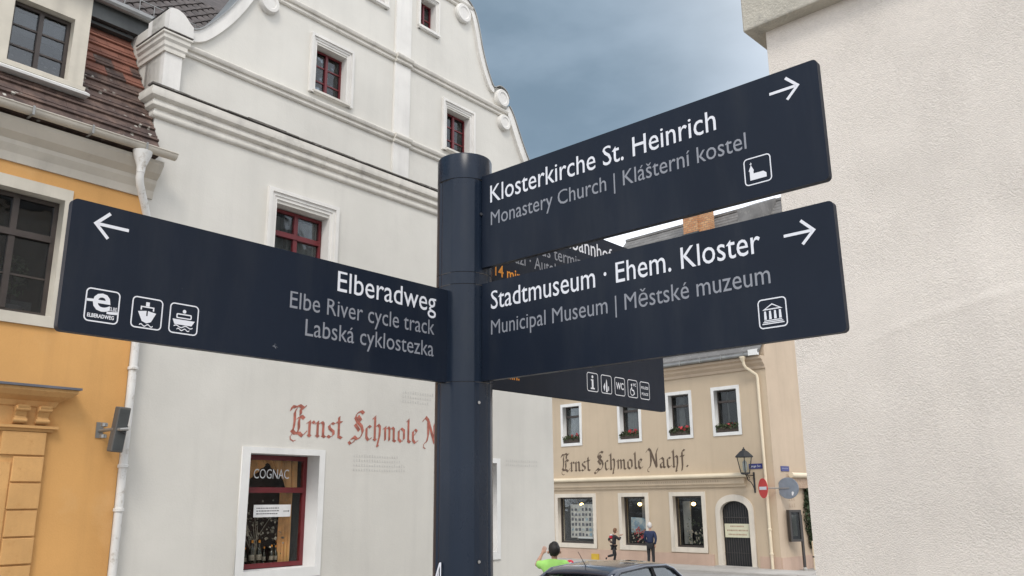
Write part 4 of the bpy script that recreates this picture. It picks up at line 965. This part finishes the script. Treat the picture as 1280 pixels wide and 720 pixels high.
for z in (1.925, 1.487, 2.50):
    a = R(-41.7-14 if z < 2 else -41.7-9); c = Vector((math.cos(a), math.sin(a), 0))*(rp-.001)
    MB().tube([c+Vector((0, 0, z)), c*1.03+Vector((0, 0, z))], .0045, 12).build('screw', 'steel', pole if z < 2 else sp, smooth=True)
MB().lathe([(.16, 0), (.16, .01), (.10, .014)], 32).build('base_plate', 'zinc', sp)
# map emblem on the pole, only its tip is in frame: an outlined arrow, bent round the pole
def bent(loops, m, name):
    vs = []; fs = []
    for lp in loops:
        me = curve_mesh(lp if isinstance(lp[0], list) else [lp], 0); bm = bmesh.new(); bm.from_mesh(me); bmesh.ops.triangulate(bm, faces=bm.faces)
        bmesh.ops.subdivide_edges(bm, edges=bm.edges, cuts=3, use_grid_fill=True); bm.to_mesh(me); bm.free()
        o = len(vs)
        for v in me.vertices:
            a = -PI/2+v.co.x/rp; vs.append(((rp+.0009)*math.cos(a), (rp+.0009)*math.sin(a), v.co.y))
        fs += [tuple(i+o for i in q.vertices) for q in me.polygons]
    me = bpy.data.meshes.new(name); me.from_pydata(vs, [], fs); me.materials.append(MT[m]); return link(name, me, pole)
zt = 1.486
bent([[[(-.066, zt), (-.0625, zt), (-.0625, zt-.16), (-.145, zt-.16), (-.145, zt-.152)], [(-.0665, zt-.014), (-.0665, zt-.155), (-.139, zt-.155), (-.137, zt-.148)]]] and
     [[(-.0655, zt), (-.0610, zt), (-.0610, zt-.16), (-.0655, zt-.16)], [(-.0655, zt), (-.0655, zt-.009), (-.126, zt-.13), (-.130, zt-.126), (-.070, zt-.002)]], 'print_white', 'emblem_outline')
bent([[(-.070, zt-.020), (-.070, zt-.16), (-.118, zt-.16), (-.118, zt-.13)]], 'print_white', 'emblem_fill')

def board(az_rot, x0, x1, z0, z1, label, face=1):
    """one finger board; local x runs left to right as read"""
    b = plate('sign_panel', panel_outline(x0, x1, z0, z1), [], -.009, .009, 'sign_blue', sp, label=label)
    b.rotation_euler = (0, 0, R(az_rot)); me = b.data
    return b
def panel_outline(x0, x1, z0, z1):
    q = .011; pts = []; far = x1 if abs(x1) > abs(x0) else x0; near = x0 if far == x1 else x1
    sg = 1 if far > near else -1
    pts = [(near, z0), (far-sg*q, z0)]+[(far-sg*q+sg*q*math.sin(R(a)), z0+q-q*math.cos(R(a))) for a in (22, 45, 67, 90)]+[(far-sg*q+sg*q*math.cos(R(a)), z1-q+q*math.sin(R(a))) for a in (0, 22, 45, 67, 90)]+[(near, z1)]
    return pts
YF = -.0096
def arrow(b, tipx, z, d=1, L=.074, h=.030, w=.0034):
    """plain arrow, d=+1 points to +x"""
    sh = [(tipx-d*.004, z+w), (tipx-d*L, z+w), (tipx-d*L, z-w), (tipx-d*.004, z-w)]
    q = w*1.42
    hd = [(tipx, z), (tipx-d*h, z+h), (tipx-d*(h+q), z+h-q), (tipx-d*2*q, z), (tipx-d*(h+q), z-h+q), (tipx-d*h, z-h)]
    sh = [(tipx-d*2*q+.0001*d, z+w), (tipx-d*L, z+w), (tipx-d*L, z-w), (tipx-d*2*q+.0001*d, z-w), ]
    flats('arrow', [sh, hd], 'print_white', b, YF)
def icon_frame(cx, cz, s=.068, w=.0028, q=.010):
    h = s/2; return [rrect(cx-h, cx+h, cz-h, cz+h, q), rrect(cx-h+w, cx+h-w, cz-h+w, cz+h-w, q-w)]
def wave(cx, cz, L, a=.0022, w=.0024, n=16, ph=0):
    up = [(cx-L/2+L*i/n, cz+a*math.sin(ph+i/n*4*PI)+w/2) for i in range(n+1)]; dn = [(x, z-w) for x, z in up[::-1]]; return up+dn
# right, upper board
b = board(-41.7, .084, 1.142, 2.3295, 2.623, 'upper right board to the monastery church')
text('lettering', 'Klosterkirche St. Heinrich', .1195, YF, 2.529, .762, .054, 'print_white', b, weight=.0015)
text('lettering', 'Monastery Church | Klášterní kostel', .1215, YF, 2.4565, .835, .042, 'print_grey', b)
arrow(b, 1.098, 2.5735)
cx, cz = .979, 2.396
flats('pictogram', [icon_frame(cx, cz), [(cx-.020, cz-.022), (cx-.020, cz+.001), (cx-.0225, cz+.001), (cx-.0165, cz+.014), (cx-.0165, cz+.018), (cx-.0185, cz+.018), (cx-.0185, cz+.0195), (cx-.0165, cz+.0195), (cx-.0165, cz+.022), (cx-.015, cz+.022), (cx-.015, cz+.0195), (cx-.013, cz+.0195), (cx-.013, cz+.018), (cx-.015, cz+.018), (cx-.015, cz+.014), (cx-.009, cz+.001), (cx-.0105, cz+.001), (cx-.0105, cz-.006), (cx+.014, cz-.006), (cx+.021, cz-.012), (cx+.021, cz-.022)]], 'print_white', b, YF)
# right, lower board
b = board(-41.7, .084, 1.144, 1.9875, 2.280, 'lower right board to the museum')
text('lettering', 'Stadtmuseum · Ehem. Kloster', .121, YF, 2.1965, .849, .054, 'print_white', b, weight=.0015)
text('lettering', 'Municipal Museum | Městské muzeum', .121, YF, 2.1205, .866, .042, 'print_grey', b)
arrow(b, 1.101, 2.222)
cx, cz = .985, 2.052
tmpl = [[[(cx-.024, cz+.008), (cx, cz+.022), (cx+.024, cz+.008)], [(cx-.016, cz+.0105), (cx, cz+.019), (cx+.016, cz+.0105)]]]
for k in range(4): q = cx-.0175+k*.0117; tmpl.append([(q-.0022, cz+.0055), (q+.0022, cz+.0055), (q+.0031, cz-.0135), (q-.0031, cz-.0135)])
tmpl += [[(cx-.021, cz-.0150), (cx+.021, cz-.0150), (cx+.021, cz-.0172), (cx-.021, cz-.0172)], [(cx-.0235, cz-.0186), (cx+.0235, cz-.0186), (cx+.0235, cz-.0208), (cx-.0235, cz-.0208)], [(cx-.026, cz-.0222), (cx+.026, cz-.0222), (cx+.026, cz-.0246), (cx-.026, cz-.0246)]]
flats('pictogram', [icon_frame(cx, cz)]+tmpl, 'print_white', b, YF)
# left board (reads towards the pole)
b = board(49.1, -1.156, -.080, 1.984, 2.2605, 'left board to the river cycle track')
text('lettering', 'Elberadweg', -.128, YF, 2.1855, .356, .054, 'print_white', b, weight=.0015, align='R')
text('lettering', 'Elbe River cycle track', -.133, YF, 2.1175, .493, .042, 'print_grey', b, align='R')
text('lettering', 'Labská cyklostezka', -.135, YF, 2.0540, .442, .042, 'print_grey', b, align='R')
arrow(b, -1.111, 2.217, -1)
cz = 2.0455
cx = -1.0745
flats('pictogram', [icon_frame(cx, cz, .070), [(cx-.034, cz+.0115), (cx-.018, cz+.0125), (cx-.018, cz+.007), (cx-.034, cz+.006)], [(cx+.010, cz-.010), (cx+.034, cz-.008), (cx+.034, cz-.0135), (cx+.022, cz-.015), (cx+.010, cz-.015)]], 'print_white', b, YF)
text('emblem', 'e', cx-.002, YF-.0001, cz-.010, .036, .052, 'print_white', b, weight=.016, align='C')
text('emblem', 'ELBE', cx+.0225, YF-.0002, cz-.0075, .016, .008, 'print_white', b, weight=.01, align='C')
text('emblem', 'ELBERADWEG', cx-.001, YF, cz-.0255, .054, .0075, 'print_white', b, weight=.03, align='C')
cx = -.980
flats('pictogram', [icon_frame(cx, cz), [(cx-.020, cz+.002), (cx-.0015, cz+.005), (cx-.0015, cz-.006), (cx+.0015, cz-.006), (cx+.0015, cz+.005), (cx+.020, cz+.002), (cx+.010, cz-.018), (cx, cz-.022), (cx-.010, cz-.018)],
      [[(cx-.015, cz+.006), (cx-.015, cz+.0145), (cx+.015, cz+.0145), (cx+.015, cz+.006), (cx+.012, cz+.006), (cx+.012, cz+.0118), (cx-.012, cz+.0118), (cx-.012, cz+.006)]],
      [(cx-.004, cz+.0150), (cx-.004, cz+.024), (cx+.004, cz+.024), (cx+.004, cz+.0150)], wave(cx, cz-.0265, .030)], 'print_white', b, YF)
cx = -.8965
flats('pictogram', [icon_frame(cx, cz), [(cx-.026, cz-.002), (cx+.026, cz-.002), (cx+.019, cz-.0135), (cx-.021, cz-.0135)], [rrect(cx-.018, cx+.018, cz+.0005, cz+.0115, .003), rrect(cx-.0152, cx+.0152, cz+.0030, cz+.0088, .0015)], circ(cx, cz+.017, .0042), wave(cx, cz-.0175, .044), wave(cx, cz-.0240, .030)], 'print_white', b, YF)
g = random.Random(12); mk = []
for i in range(9): a = i*.7; L_ = g.uniform(.003, .012); mk.append([(-.662, 2.017), (-.662+L_*math.cos(a), 2.017+L_*.6*math.sin(a)), (-.6612+L_*math.cos(a+.2), 2.0162+L_*.6*math.sin(a+.2))])
flats('scratch', mk, 'print_grey', b, YF)
# boards that point away behind the pole
b = board(49.1, .080, 1.142, 2.3295, 2.612, 'rear upper board to the stations')
text('lettering', 'Bahnhof · Busbahnhof', .121, YF, 2.529, .680, .054, 'print_white', b, weight=.0015)
text('lettering', 'Railway, bus terminal', .121, YF, 2.4665, .520, .042, 'print_grey', b)
text('lettering', 'Nádraží · Autobusové n.', .121, YF, 2.4105, .520, .042, 'print_grey', b)
text('lettering', '14 min.', .131, YF, 2.349, .140, .0375, 'print_orange', b, weight=.012)
b = board(49.1, .080, 1.139, 1.985, 2.274, 'rear lower board with five small pictograms')
text('lettering', '5 min.', .140, YF, 2.022, .105, .034, 'print_orange', b, weight=.012)
cz = 2.056; xs_ = [.646, .732, .819, .905, .990]
flats('pictogram', [icon_frame(xs_[0], cz), circ(xs_[0], cz+.019, .0055), [(xs_[0]-.010, cz+.010), (xs_[0]+.005, cz+.010), (xs_[0]+.005, cz-.020), (xs_[0]+.012, cz-.020), (xs_[0]+.012, cz-.025), (xs_[0]-.012, cz-.025), (xs_[0]-.012, cz-.020), (xs_[0]-.005, cz-.020), (xs_[0]-.005, cz+.005), (xs_[0]-.010, cz+.005)]], 'print_white', b, YF)
x = xs_[1]
flats('pictogram', [icon_frame(x, cz), [(x+.000, cz+.020), (x+.004, cz+.010), (x+.007, cz-.028), (x-.004, cz-.028), (x-.003, cz+.008)], [(x-.020, cz-.010), (x-.010, cz+.006), (x-.008, cz-.010), (x-.014, cz-.026)], [(x+.011, cz-.008), (x+.015, cz-.004), (x+.015, cz-.022), (x+.010, cz-.022)]], 'print_white', b, YF)
flats('pictogram', [icon_frame(xs_[2], cz)], 'print_white', b, YF); text('lettering', 'WC', xs_[2], YF-.0001, cz-.010, .050, .024, 'print_white', b, weight=.02, align='C')
x = xs_[3]
ring_o = circ(x-.004, cz-.012, .0145, 18, 110, 350); ring_i = circ(x-.004, cz-.012, .0115, 18, 110, 350)[::-1]
flats('pictogram', [icon_frame(x, cz), circ(x-.007, cz+.014, .0045), ring_o+ring_i, [(x-.010, cz+.008), (x-.005, cz+.008), (x-.003, cz-.003), (x+.008, cz-.004), (x+.014, cz-.020), (x+.010, cz-.022), (x+.004, cz-.009), (x-.007, cz-.008)]], 'print_white', b, YF)
text('lettering', 'WC', x+.013, YF-.0001, cz+.010, .022, .011, 'print_white', b, weight=.02, align='C')
flats('pictogram', [icon_frame(xs_[4], cz)], 'print_white', b, YF)
text('lettering', 'POLIZEI', xs_[4], YF-.0001, cz+.006, .050, .0095, 'print_white', b, weight=.02, align='C'); text('lettering', 'POLICE', xs_[4], YF-.0001, cz-.018, .046, .0095, 'print_white', b, weight=.02, align='C')

# ================================================================== people
def skin_mesh(name, chains, m, parent, sub=1):
    """chains: dict joint->(pos, radius), edges list; grown with the Skin modifier into one surface"""
    J, Ed, root = chains
    keys = list(J); me = bpy.data.meshes.new(name); me.from_pydata([J[k][0] for k in keys], [(keys.index(a), keys.index(b)) for a, b in Ed], [])
    o = bpy.data.objects.new(name, me); col.objects.link(o)
    md = o.modifiers.new('skin', 'SKIN'); md.use_smooth_shade = True; md.branch_smoothing = .6
    sv = me.skin_vertices[0].data
    for i, k in enumerate(keys):
        q = J[k][1]; sv[i].radius = (q, q) if not isinstance(q, tuple) else q; sv[i].use_root = (k == root)
    s = o.modifiers.new('sub', 'SUBSURF'); s.levels = sub; s.render_levels = sub
    dg = bpy.context.evaluated_depsgraph_get(); dg.update(); m2 = bpy.data.meshes.new_from_object(o.evaluated_get(dg))
    bpy.data.objects.remove(o); m2.materials.clear(); m2.materials.append(MT[m])
    if 'chest' in J or 'pel' in J:      # a trunk is wider than deep
        c = J['chest' if 'chest' in J else 'pel'][0]; Ht = J['pel'][0][2]/.52 if 'pel' in J else 1.7
        for v in m2.vertices:
            z = v.co.z/Ht
            if .44 < z < .86 and abs(v.co.y-c[1]) < .2*Ht and abs(v.co.x) < .10*Ht: v.co.y = c[1]+(v.co.y-c[1])*.72
    return link(name, m2, parent, smooth=False)
def lerp(a, b, t): return tuple(a[i]+(b[i]-a[i])*t for i in range(3))
def person(label, loc, rz, H, P, top, legs, hair, sleeve=1.0, cap=None, extra=None):
    """P: joint positions in units of the height, x = right, y = forward, z = up"""
    t = thing('person', label, 'person', loc, rz)
    S = lambda q: tuple(c*H for c in q)
    J = {}; E = []
    def add(k, pos, q): J[k] = (S(pos), q*H)
    def chain(*ks):
        for a, b in zip(ks, ks[1:]): E.append((a, b))
    pel, chest, neck, head = P['pelvis'], P['chest'], P['neck'], P['head']
    add('pel', pel, .060); add('waist', lerp(pel, chest, .5), .056); add('chest', chest, .064); add('neck0', lerp(chest, neck, .7), .042); add('neck', neck, .027)
    add('jaw', lerp(neck, head, .45), .040); add('head', head, .052); add('crown', (head[0], head[1], head[2]+.040), .038)
    hf = P.get('face', (0, 1, 0)); add('nose', (head[0]+hf[0]*.062, head[1]+hf[1]*.062, head[2]-.012), .008)
    chain('pel', 'waist', 'chest', 'neck0', 'neck', 'jaw', 'head', 'crown'); E.append(('head', 'nose'))
    for s in 'lr':
        sg = -1 if s == 'l' else 1; sh, el, wr, hip, kn, an, toe = [P[k+s] for k in ('sh', 'el', 'wr', 'hip', 'kn', 'an', 'toe')]
        add('sh'+s, sh, .033); add('ua'+s, lerp(sh, el, .5), .026); add('el'+s, el, .022); add('fa'+s, lerp(el, wr, .4), .021); add('wr'+s, wr, .014)
        d = Vector(wr)-Vector(el); d.normalize(); pal = tuple(Vector(wr)+d*.030); add('palm'+s, pal, .018)
        E.append(('chest', 'sh'+s)); chain('sh'+s, 'ua'+s, 'el'+s, 'fa'+s, 'wr'+s, 'palm'+s)
        side = d.cross(Vector((0, 1, 0.2))); side.normalize()
        for k in range(4):
            off = side*(.0085*(k-1.5)); L = (.040, .046, .043, .034)[k]; a = Vector(pal)+off*1.3+d*.016; b = a+d*L*.55+Vector((0, .010, 0)); c = b+d*L*.35+Vector((0, .014, 0))
            add('f%d0'%k+s, tuple(a), .0055); add('f%d1'%k+s, tuple(b), .0048); add('f%d2'%k+s, tuple(c), .004); E.append(('palm'+s, 'f%d0'%k+s)); chain('f%d0'%k+s, 'f%d1'%k+s, 'f%d2'%k+s)
        a = Vector(pal)-side*.020*sg*-1; add('th0'+s, tuple(a), .006); add('th1'+s, tuple(a+d*.018-side*.008*sg*-1), .005); E.append(('palm'+s, 'th0'+s)); chain('th0'+s, 'th1'+s)
        add('hip'+s, hip, .046); add('thg'+s, lerp(hip, kn, .5), .041); add('kn'+s, kn, .030); add('cf'+s, lerp(kn, an, .35), .030); add('an'+s, an, .020)
        E.append(('pel', 'hip'+s)); chain('hip'+s, 'thg'+s, 'kn'+s, 'cf'+s, 'an'+s); add('toe'+s, toe, .017); chain('an'+s, 'toe'+s)
    skin_mesh('body', (J, E, 'pel'), 'skin', t)
    g = 1.22; K = {}; F = []
    def put(k, f=g): K[k] = (J[k][0], J[k][1]*f)
    for k in ('pel', 'waist', 'chest', 'neck0'): put(k, 1.2 if k != 'neck0' else 1.5)
    K['waist'] = (J['waist'][0], .092*H); K['chest'] = (J['chest'][0], .108*H)
    K['pel'] = (lerp(J['pel'][0], J['waist'][0], .0), J['pel'][1]*1.75)
    F += [('pel', 'waist'), ('waist', 'chest'), ('chest', 'neck0')]
    for s in 'lr':
        put('sh'+s, 1.5); put('ua'+s, 1.65); F += [('chest', 'sh'+s), ('sh'+s, 'ua'+s)]
        if sleeve > .5: put('el'+s, 1.4); put('fa'+s, 1.35); K['wr'+s] = (lerp(J['el'+s][0], J['wr'+s][0], .92), .0205*H); F += [('ua'+s, 'el'+s), ('el'+s, 'fa'+s), ('fa'+s, 'wr'+s)]
        else: K['cuff'+s] = (lerp(J['ua'+s][0], J['el'+s][0], .6), J['ua'+s][1]*1.75); F += [('ua'+s, 'cuff'+s)]
    skin_mesh('jacket' if sleeve > .5 else 'shirt', (K, F, 'chest'), top, t)
    K2 = {}; F2 = []
    K2['pel'] = (J['pel'][0], J['pel'][1]*1.35)
    for s in 'lr':
        for k, f in (('hip', 1.15), ('thg', 1.18), ('kn', 1.3), ('cf', 1.25)): K2[k+s] = (J[k+s][0], J[k+s][1]*f)
        K2['an'+s] = (lerp(J['cf'+s][0], J['an'+s][0], .95), .029*H); F2 += [('pel', 'hip'+s), ('hip'+s, 'thg'+s), ('thg'+s, 'kn'+s), ('kn'+s, 'cf'+s), ('cf'+s, 'an'+s)]
    skin_mesh('trousers', (K2, F2, 'pel'), legs, t)
    for s in 'lr':
        a, b = Vector(J['an'+s][0]), Vector(J['toe'+s][0]); skin_mesh('shoe', ({'a': (tuple(a+Vector((0, 0, -.012*H))), .027*H), 'b': (tuple(lerp(a, b, .6)), .026*H), 'c': (tuple(b), .022*H)}, [('a', 'b'), ('b', 'c')], 'a'), 'black_cloth', t)
    # hair: shell over the back and top of the head
    hc = Vector(S(head))+Vector((-hf[0], -hf[1], 0))*.012*H+Vector((0, 0, .018*H)); mb = MB(); n1, n2 = 10, 18; rr = (.055*H, .060*H, .070*H)
    g_ = random.Random(3)
    for i in range(n1+1):
        ph = PI*.80*i/n1
        for k in range(n2):
            th = 2*PI*k/n2; v = Vector((math.sin(ph)*math.cos(th), math.sin(ph)*math.sin(th), math.cos(ph)))
            fr_ = v.dot(Vector(hf)); 
            if fr_ > .3 and v.z < .35: v = v*.80
            v = v*(1+g_.uniform(-.09, .09)); mb.v.append((hc.x+v.x*rr[0], hc.y+v.y*rr[1], hc.z+v.z*rr[2]))
    for i in range(n1):
        for k in range(n2): mb.f.append((i*n2+k, i*n2+(k+1) % n2, (i+1)*n2+(k+1) % n2, (i+1)*n2+k))
    mb.build('hair', hair, t, smooth=True)
    for sg in (-1, 1):
        sd = Vector((hf[1], -hf[0], 0))*sg; c = Vector(S(head))+sd*.056*H+Vector((0, 0, -.008*H))
        MB().lathe([(.004*H, -.014*H), (.010*H, -.006*H), (.011*H, .006*H), (.004*H, .014*H)], 8, tuple(c)).build('ear', 'skin', t, smooth=True)
    if cap:
        mb = MB().lathe([(.072*H, .0), (.074*H, .02*H), (.060*H, .055*H), (.03*H, .078*H), (.0, .082*H)], 20, (hc.x, hc.y, hc.z-.005*H)); 
        c = mb.build('cap', cap, t, smooth=True); f = MB()
        for k in range(9):
            a = R(-60+120*k/8)+math.atan2(hf[1], hf[0]); f.v += [(hc.x+math.cos(a)*.07*H, hc.y+math.sin(a)*.07*H, hc.z), (hc.x+math.cos(a)*.115*H, hc.y+math.sin(a)*.115*H, hc.z-.01*H)]
        for k in range(8): f.f.append((2*k, 2*k+2, 2*k+3, 2*k+1))
        f.build('peak', cap, c)
    return t
def stand(**k):
    P = dict(pelvis=(0, 0, .52), chest=(0, 0, .72), neck=(0, 0, .845), head=(0, .01, .925), face=(0, 1, 0),
             shl=(-.105, 0, .80), ell=(-.135, -.01, .63), wrl=(-.14, .03, .49), shr=(.105, 0, .80), elr=(.135, -.01, .63), wrr=(.14, .03, .49),
             hipl=(-.05, 0, .50), knl=(-.055, .01, .28), anl=(-.06, -.01, .045), toel=(-.07, .07, .02), hipr=(.05, 0, .50), knr=(.055, .01, .28), anr=(.06, -.01, .045), toer=(.07, .07, .02))
    P.update(k); return P
# man in the neon shirt, seen from behind, left hand raised
person('person in neon green T-shirt seen from behind with the left arm raised, behind the car', (.66, 14.6, ground_z(14.6)), R(4), 1.76,
       stand(neck=(0, 0, .862), ell=(-.165, .07, .795), wrl=(-.105, .12, .895), shl=(-.105, 0, .82), elr=(.165, .03, .72), wrr=(.12, .12, .68), shr=(.105, 0, .82)), 'neon_shirt', 'grey_cloth', 'hair_dark', sleeve=0)
person('person with white hair in a dark navy jacket looking into the middle shop window', (5.33, 34.4, ground_z(34)-.02), R(-28), 1.70,
       stand(head=(.0, .02, .925), elr=(.15, -.04, .64), wrr=(.11, -.01, .51), ell=(-.14, .03, .64), wrl=(-.09, .10, .54)), 'navy_cloth', 'black_cloth', 'hair_white')
pk = person('child in a dark jacket with red and white sleeve running past the shop windows', (4.02, 35.6, ground_z(35)-.0), R(-90+10), 1.45,
       stand(pelvis=(0, 0, .53), chest=(0, .03, .72), neck=(0, .05, .84), head=(0, .07, .92), shl=(-.10, .03, .80), ell=(-.13, -.11, .69), wrl=(-.10, -.02, .60), elr=(.13, .13, .69), wrr=(.08, .20, .78), shr=(.10, .03, .80),
             knl=(-.05, .06, .30), anl=(-.05, .0, .05), toel=(-.05, .07, .02), knr=(.05, -.02, .29), anr=(.05, -.22, .25), toer=(.05, -.25, .17)), 'black_cloth', 'black_cloth', 'hair_brown')
MB().lathe([(.045*1.45, -.05), (.058*1.45, 0), (.052*1.45, .05)], 12, (-.12*1.45, -.03*1.45, .76*1.45)).build('red_sleeve', 'red_cloth', pk, smooth=True)
MB().lathe([(.040*1.45, -.025), (.050*1.45, 0), (.045*1.45, .025)], 12, (-.11*1.45, -.02*1.45, .82*1.45)).build('white_shoulder', 'white_cloth', pk, smooth=True)
kc = person('child in a red cap with white print, just above the car roof', (1.26, 20.0, ground_z(20)), R(170), 1.19, stand(), 'grey_cloth', 'navy_cloth', 'hair_dark', sleeve=0, cap='red_cloth')
text('cap_print', 'M', 0, .075*1.19+.01, .945*1.19, .08, .05, 'print_white', kc, weight=.04, align='C').rotation_euler = (0, 0, PI)

# ================================================================== the car
car = thing('parked_car', 'dark blue-grey hatchback seen from behind, only its roof and upper windows in view', 'car', (1.73, 13.5, ground_z(12.9)+.05), R(-38))
def loft(secs, seg=None):
    mb = MB(); n = len(secs[0])
    for s in secs: mb.v += s
    for i in range(len(secs)-1):
        for k in range(n): mb.f.append((i*n+k, i*n+(k+1) % n, (i+1)*n+(k+1) % n, (i+1)*n+k))
    mb.f += [tuple(range(n))[::-1], tuple(range((len(secs)-1)*n, len(secs)*n))]; return mb
def body_sec(y, w, zb, zs):   # rounded lower body section
    h = w/2
    return [(-h*.93, y, zb), (-h, y, zb+.12), (-h*1.0, y, (zb+zs)/2+.05), (-h*.95, y, zs-.07), (-h*.86, y, zs), (h*.86, y, zs), (h*.95, y, zs-.07), (h*1.0, y, (zb+zs)/2+.05), (h, y, zb+.12), (h*.93, y, zb)]
ys = [(-1.98, 1.40, .42, .74), (-1.92, 1.58, .30, .86), (-1.7, 1.66, .22, .94), (-1.2, 1.70, .20, .95), (-.2, 1.70, .20, .93), (.7, 1.70, .20, .91), (1.1, 1.68, .20, .88), (1.6, 1.62, .22, .78), (1.88, 1.50, .28, .66), (1.98, 1.3, .38, .56)]
cb = loft([body_sec(*q) for q in ys]).build('body', 'car_paint', car, smooth=True)
s_ = cb.modifiers.new('s', 'SUBSURF'); s_.levels = 1; s_.render_levels = 1
def gh_sec(y, wb, wt, zb, zt): return [(-wb/2, y, zb), (-wt/2, y, zt), (wt/2, y, zt), (wb/2, y, zb)]
gl_ = [(-1.78, 1.42, 1.36, .90, .93), (-1.45, 1.46, 1.16, .90, 1.30), (-1.20, 1.48, 1.12, .90, 1.405), (-.5, 1.50, 1.12, .90, 1.44), (.1, 1.50, 1.12, .90, 1.42), (.35, 1.50, 1.10, .90, 1.36), (1.05, 1.44, 1.34, .86, .90)]
loft([gh_sec(*q) for q in gl_]).build('windows', 'car_glass', car)
def roof_pt(y, f):   # f=-1..1 across
    for a, b in zip(gl_, gl_[1:]):
        if a[0] <= y <= b[0]: t = (y-a[0])/(b[0]-a[0]); w = a[2]+(b[2]-a[2])*t; z = a[4]+(b[4]-a[4])*t; return (f*(w/2+.015), y, z+.012+.035*(1-f*f))
mb = MB(); yy = [-1.36, -1.28, -1.2, -.95, -.7, -.5, -.2, .1, .25, .36]; ff = [-1, -.8, -.5, 0, .5, .8, 1]
for y in yy:
    for f in ff: mb.v.append(roof_pt(y, f))
for i in range(len(yy)-1):
    for k in range(6): mb.f.append((i*7+k, i*7+k+1, (i+1)*7+k+1, (i+1)*7+k))
rfc = mb.build('car_roof', 'car_paint', car, smooth=True); so = rfc.modifiers.new('s', 'SOLIDIFY'); so.thickness = .035
for sg in (-1, 1):
    def sp_(y, tt, out=.012):
        for a, b in zip(gl_, gl_[1:]):
            if a[0] <= y <= b[0]:
                t = (y-a[0])/(b[0]-a[0]); wb = a[1]+(b[1]-a[1])*t; wt = a[2]+(b[2]-a[2])*t; zb = a[3]+(b[3]-a[3])*t; zt = a[4]+(b[4]-a[4])*t
                return (sg*((wb+(wt-wb)*tt)/2+out), y, zb+(zt-zb)*tt)
    MB().tube([sp_(-1.77, .9), sp_(-1.6, .95), sp_(-1.45, .97), sp_(-1.2, .98), sp_(-.5, .98), sp_(.1, .98), sp_(.35, .97), sp_(.7, .95), sp_(1.04, .9)], .03, 8).build('roof_rail', 'car_paint', car, smooth=True)
    MB().tube([sp_(-.28, .0), sp_(-.32, .97)], .028, 8).build('door_pillar', 'black_iron', car, smooth=True)
    MB().tube([sp_(-1.2, .0), sp_(-1.32, .97)], .045, 8).build('rear_pillar', 'car_paint', car, smooth=True)
    m_ = MB().lathe([(.02, -.07), (.07, -.05), (.085, 0), (.07, .05), (.02, .07)], 12).build('wing_mirror', 'car_paint', car, loc=(sg*.92, .62, .98), smooth=True); m_.scale = (1, .7, .9)
    MB().box(sg*.80-.09, sg*.80+.02*sg+.07, -1.97, -1.86, .66, .86).build('tail_light', 'tail_red', car, bevel=.02)
    MB().box(sg*.60-.12, sg*.60+.12, 1.86, 1.95, .56, .68).build('headlight', 'lamp_glass', car, bevel=.02)
    box('door_handle', 'car_paint', car, sg*.865-.015, sg*.865+.015, -.62, -.46, .80, .825)
    for y in (-1.25, 1.25):
        wh = MB().lathe([(.20, -.09), (.29, -.095), (.31, -.07), (.31, .07), (.29, .095), (.20, .09)], 28).build('wheel', 'rubber', car, loc=(sg*.76, y, .31), rot=(0, R(90), 0), smooth=True)
        rm = MB().lathe([(.05, -.06), (.20, -.075), (.205, -.06), (.205, .06), (.20, .075), (.05, .06)], 28)
        for k in range(5): a = 2*PI*k/5; rm.box(-.02, .02, -.02, .02, -.085, .085); rm.tube([(0, 0, sg*.08), (.19*math.cos(a), .19*math.sin(a), sg*.085)], .025, 6)
        rm.build('rim', 'zinc', wh, smooth=True)
box('rear_bumper', 'car_paint', car, -.74, .74, -2.03, -1.90, .34, .55, bevel=.04); box('number_plate', 'paper', car, -.26, .26, -2.045, -2.031, .58, .69)
box('rear_wiper', 'black_iron', car, -.02, .40, -1.80, -1.78, .94, .955)
MB().box(-.5, .5, -.9, -.8, .5, 1.12).box(-.5, .5, .0, .1, .5, 1.1).build('seats', 'black_cloth', car)
MB().tube([(0, -1.15, 1.44), (.0, -1.17, 1.46), (0, -1.35, 1.66)], [.012, .006, .003], 6).build('aerial', 'black_iron', car)
bpy.context.view_layer.update()
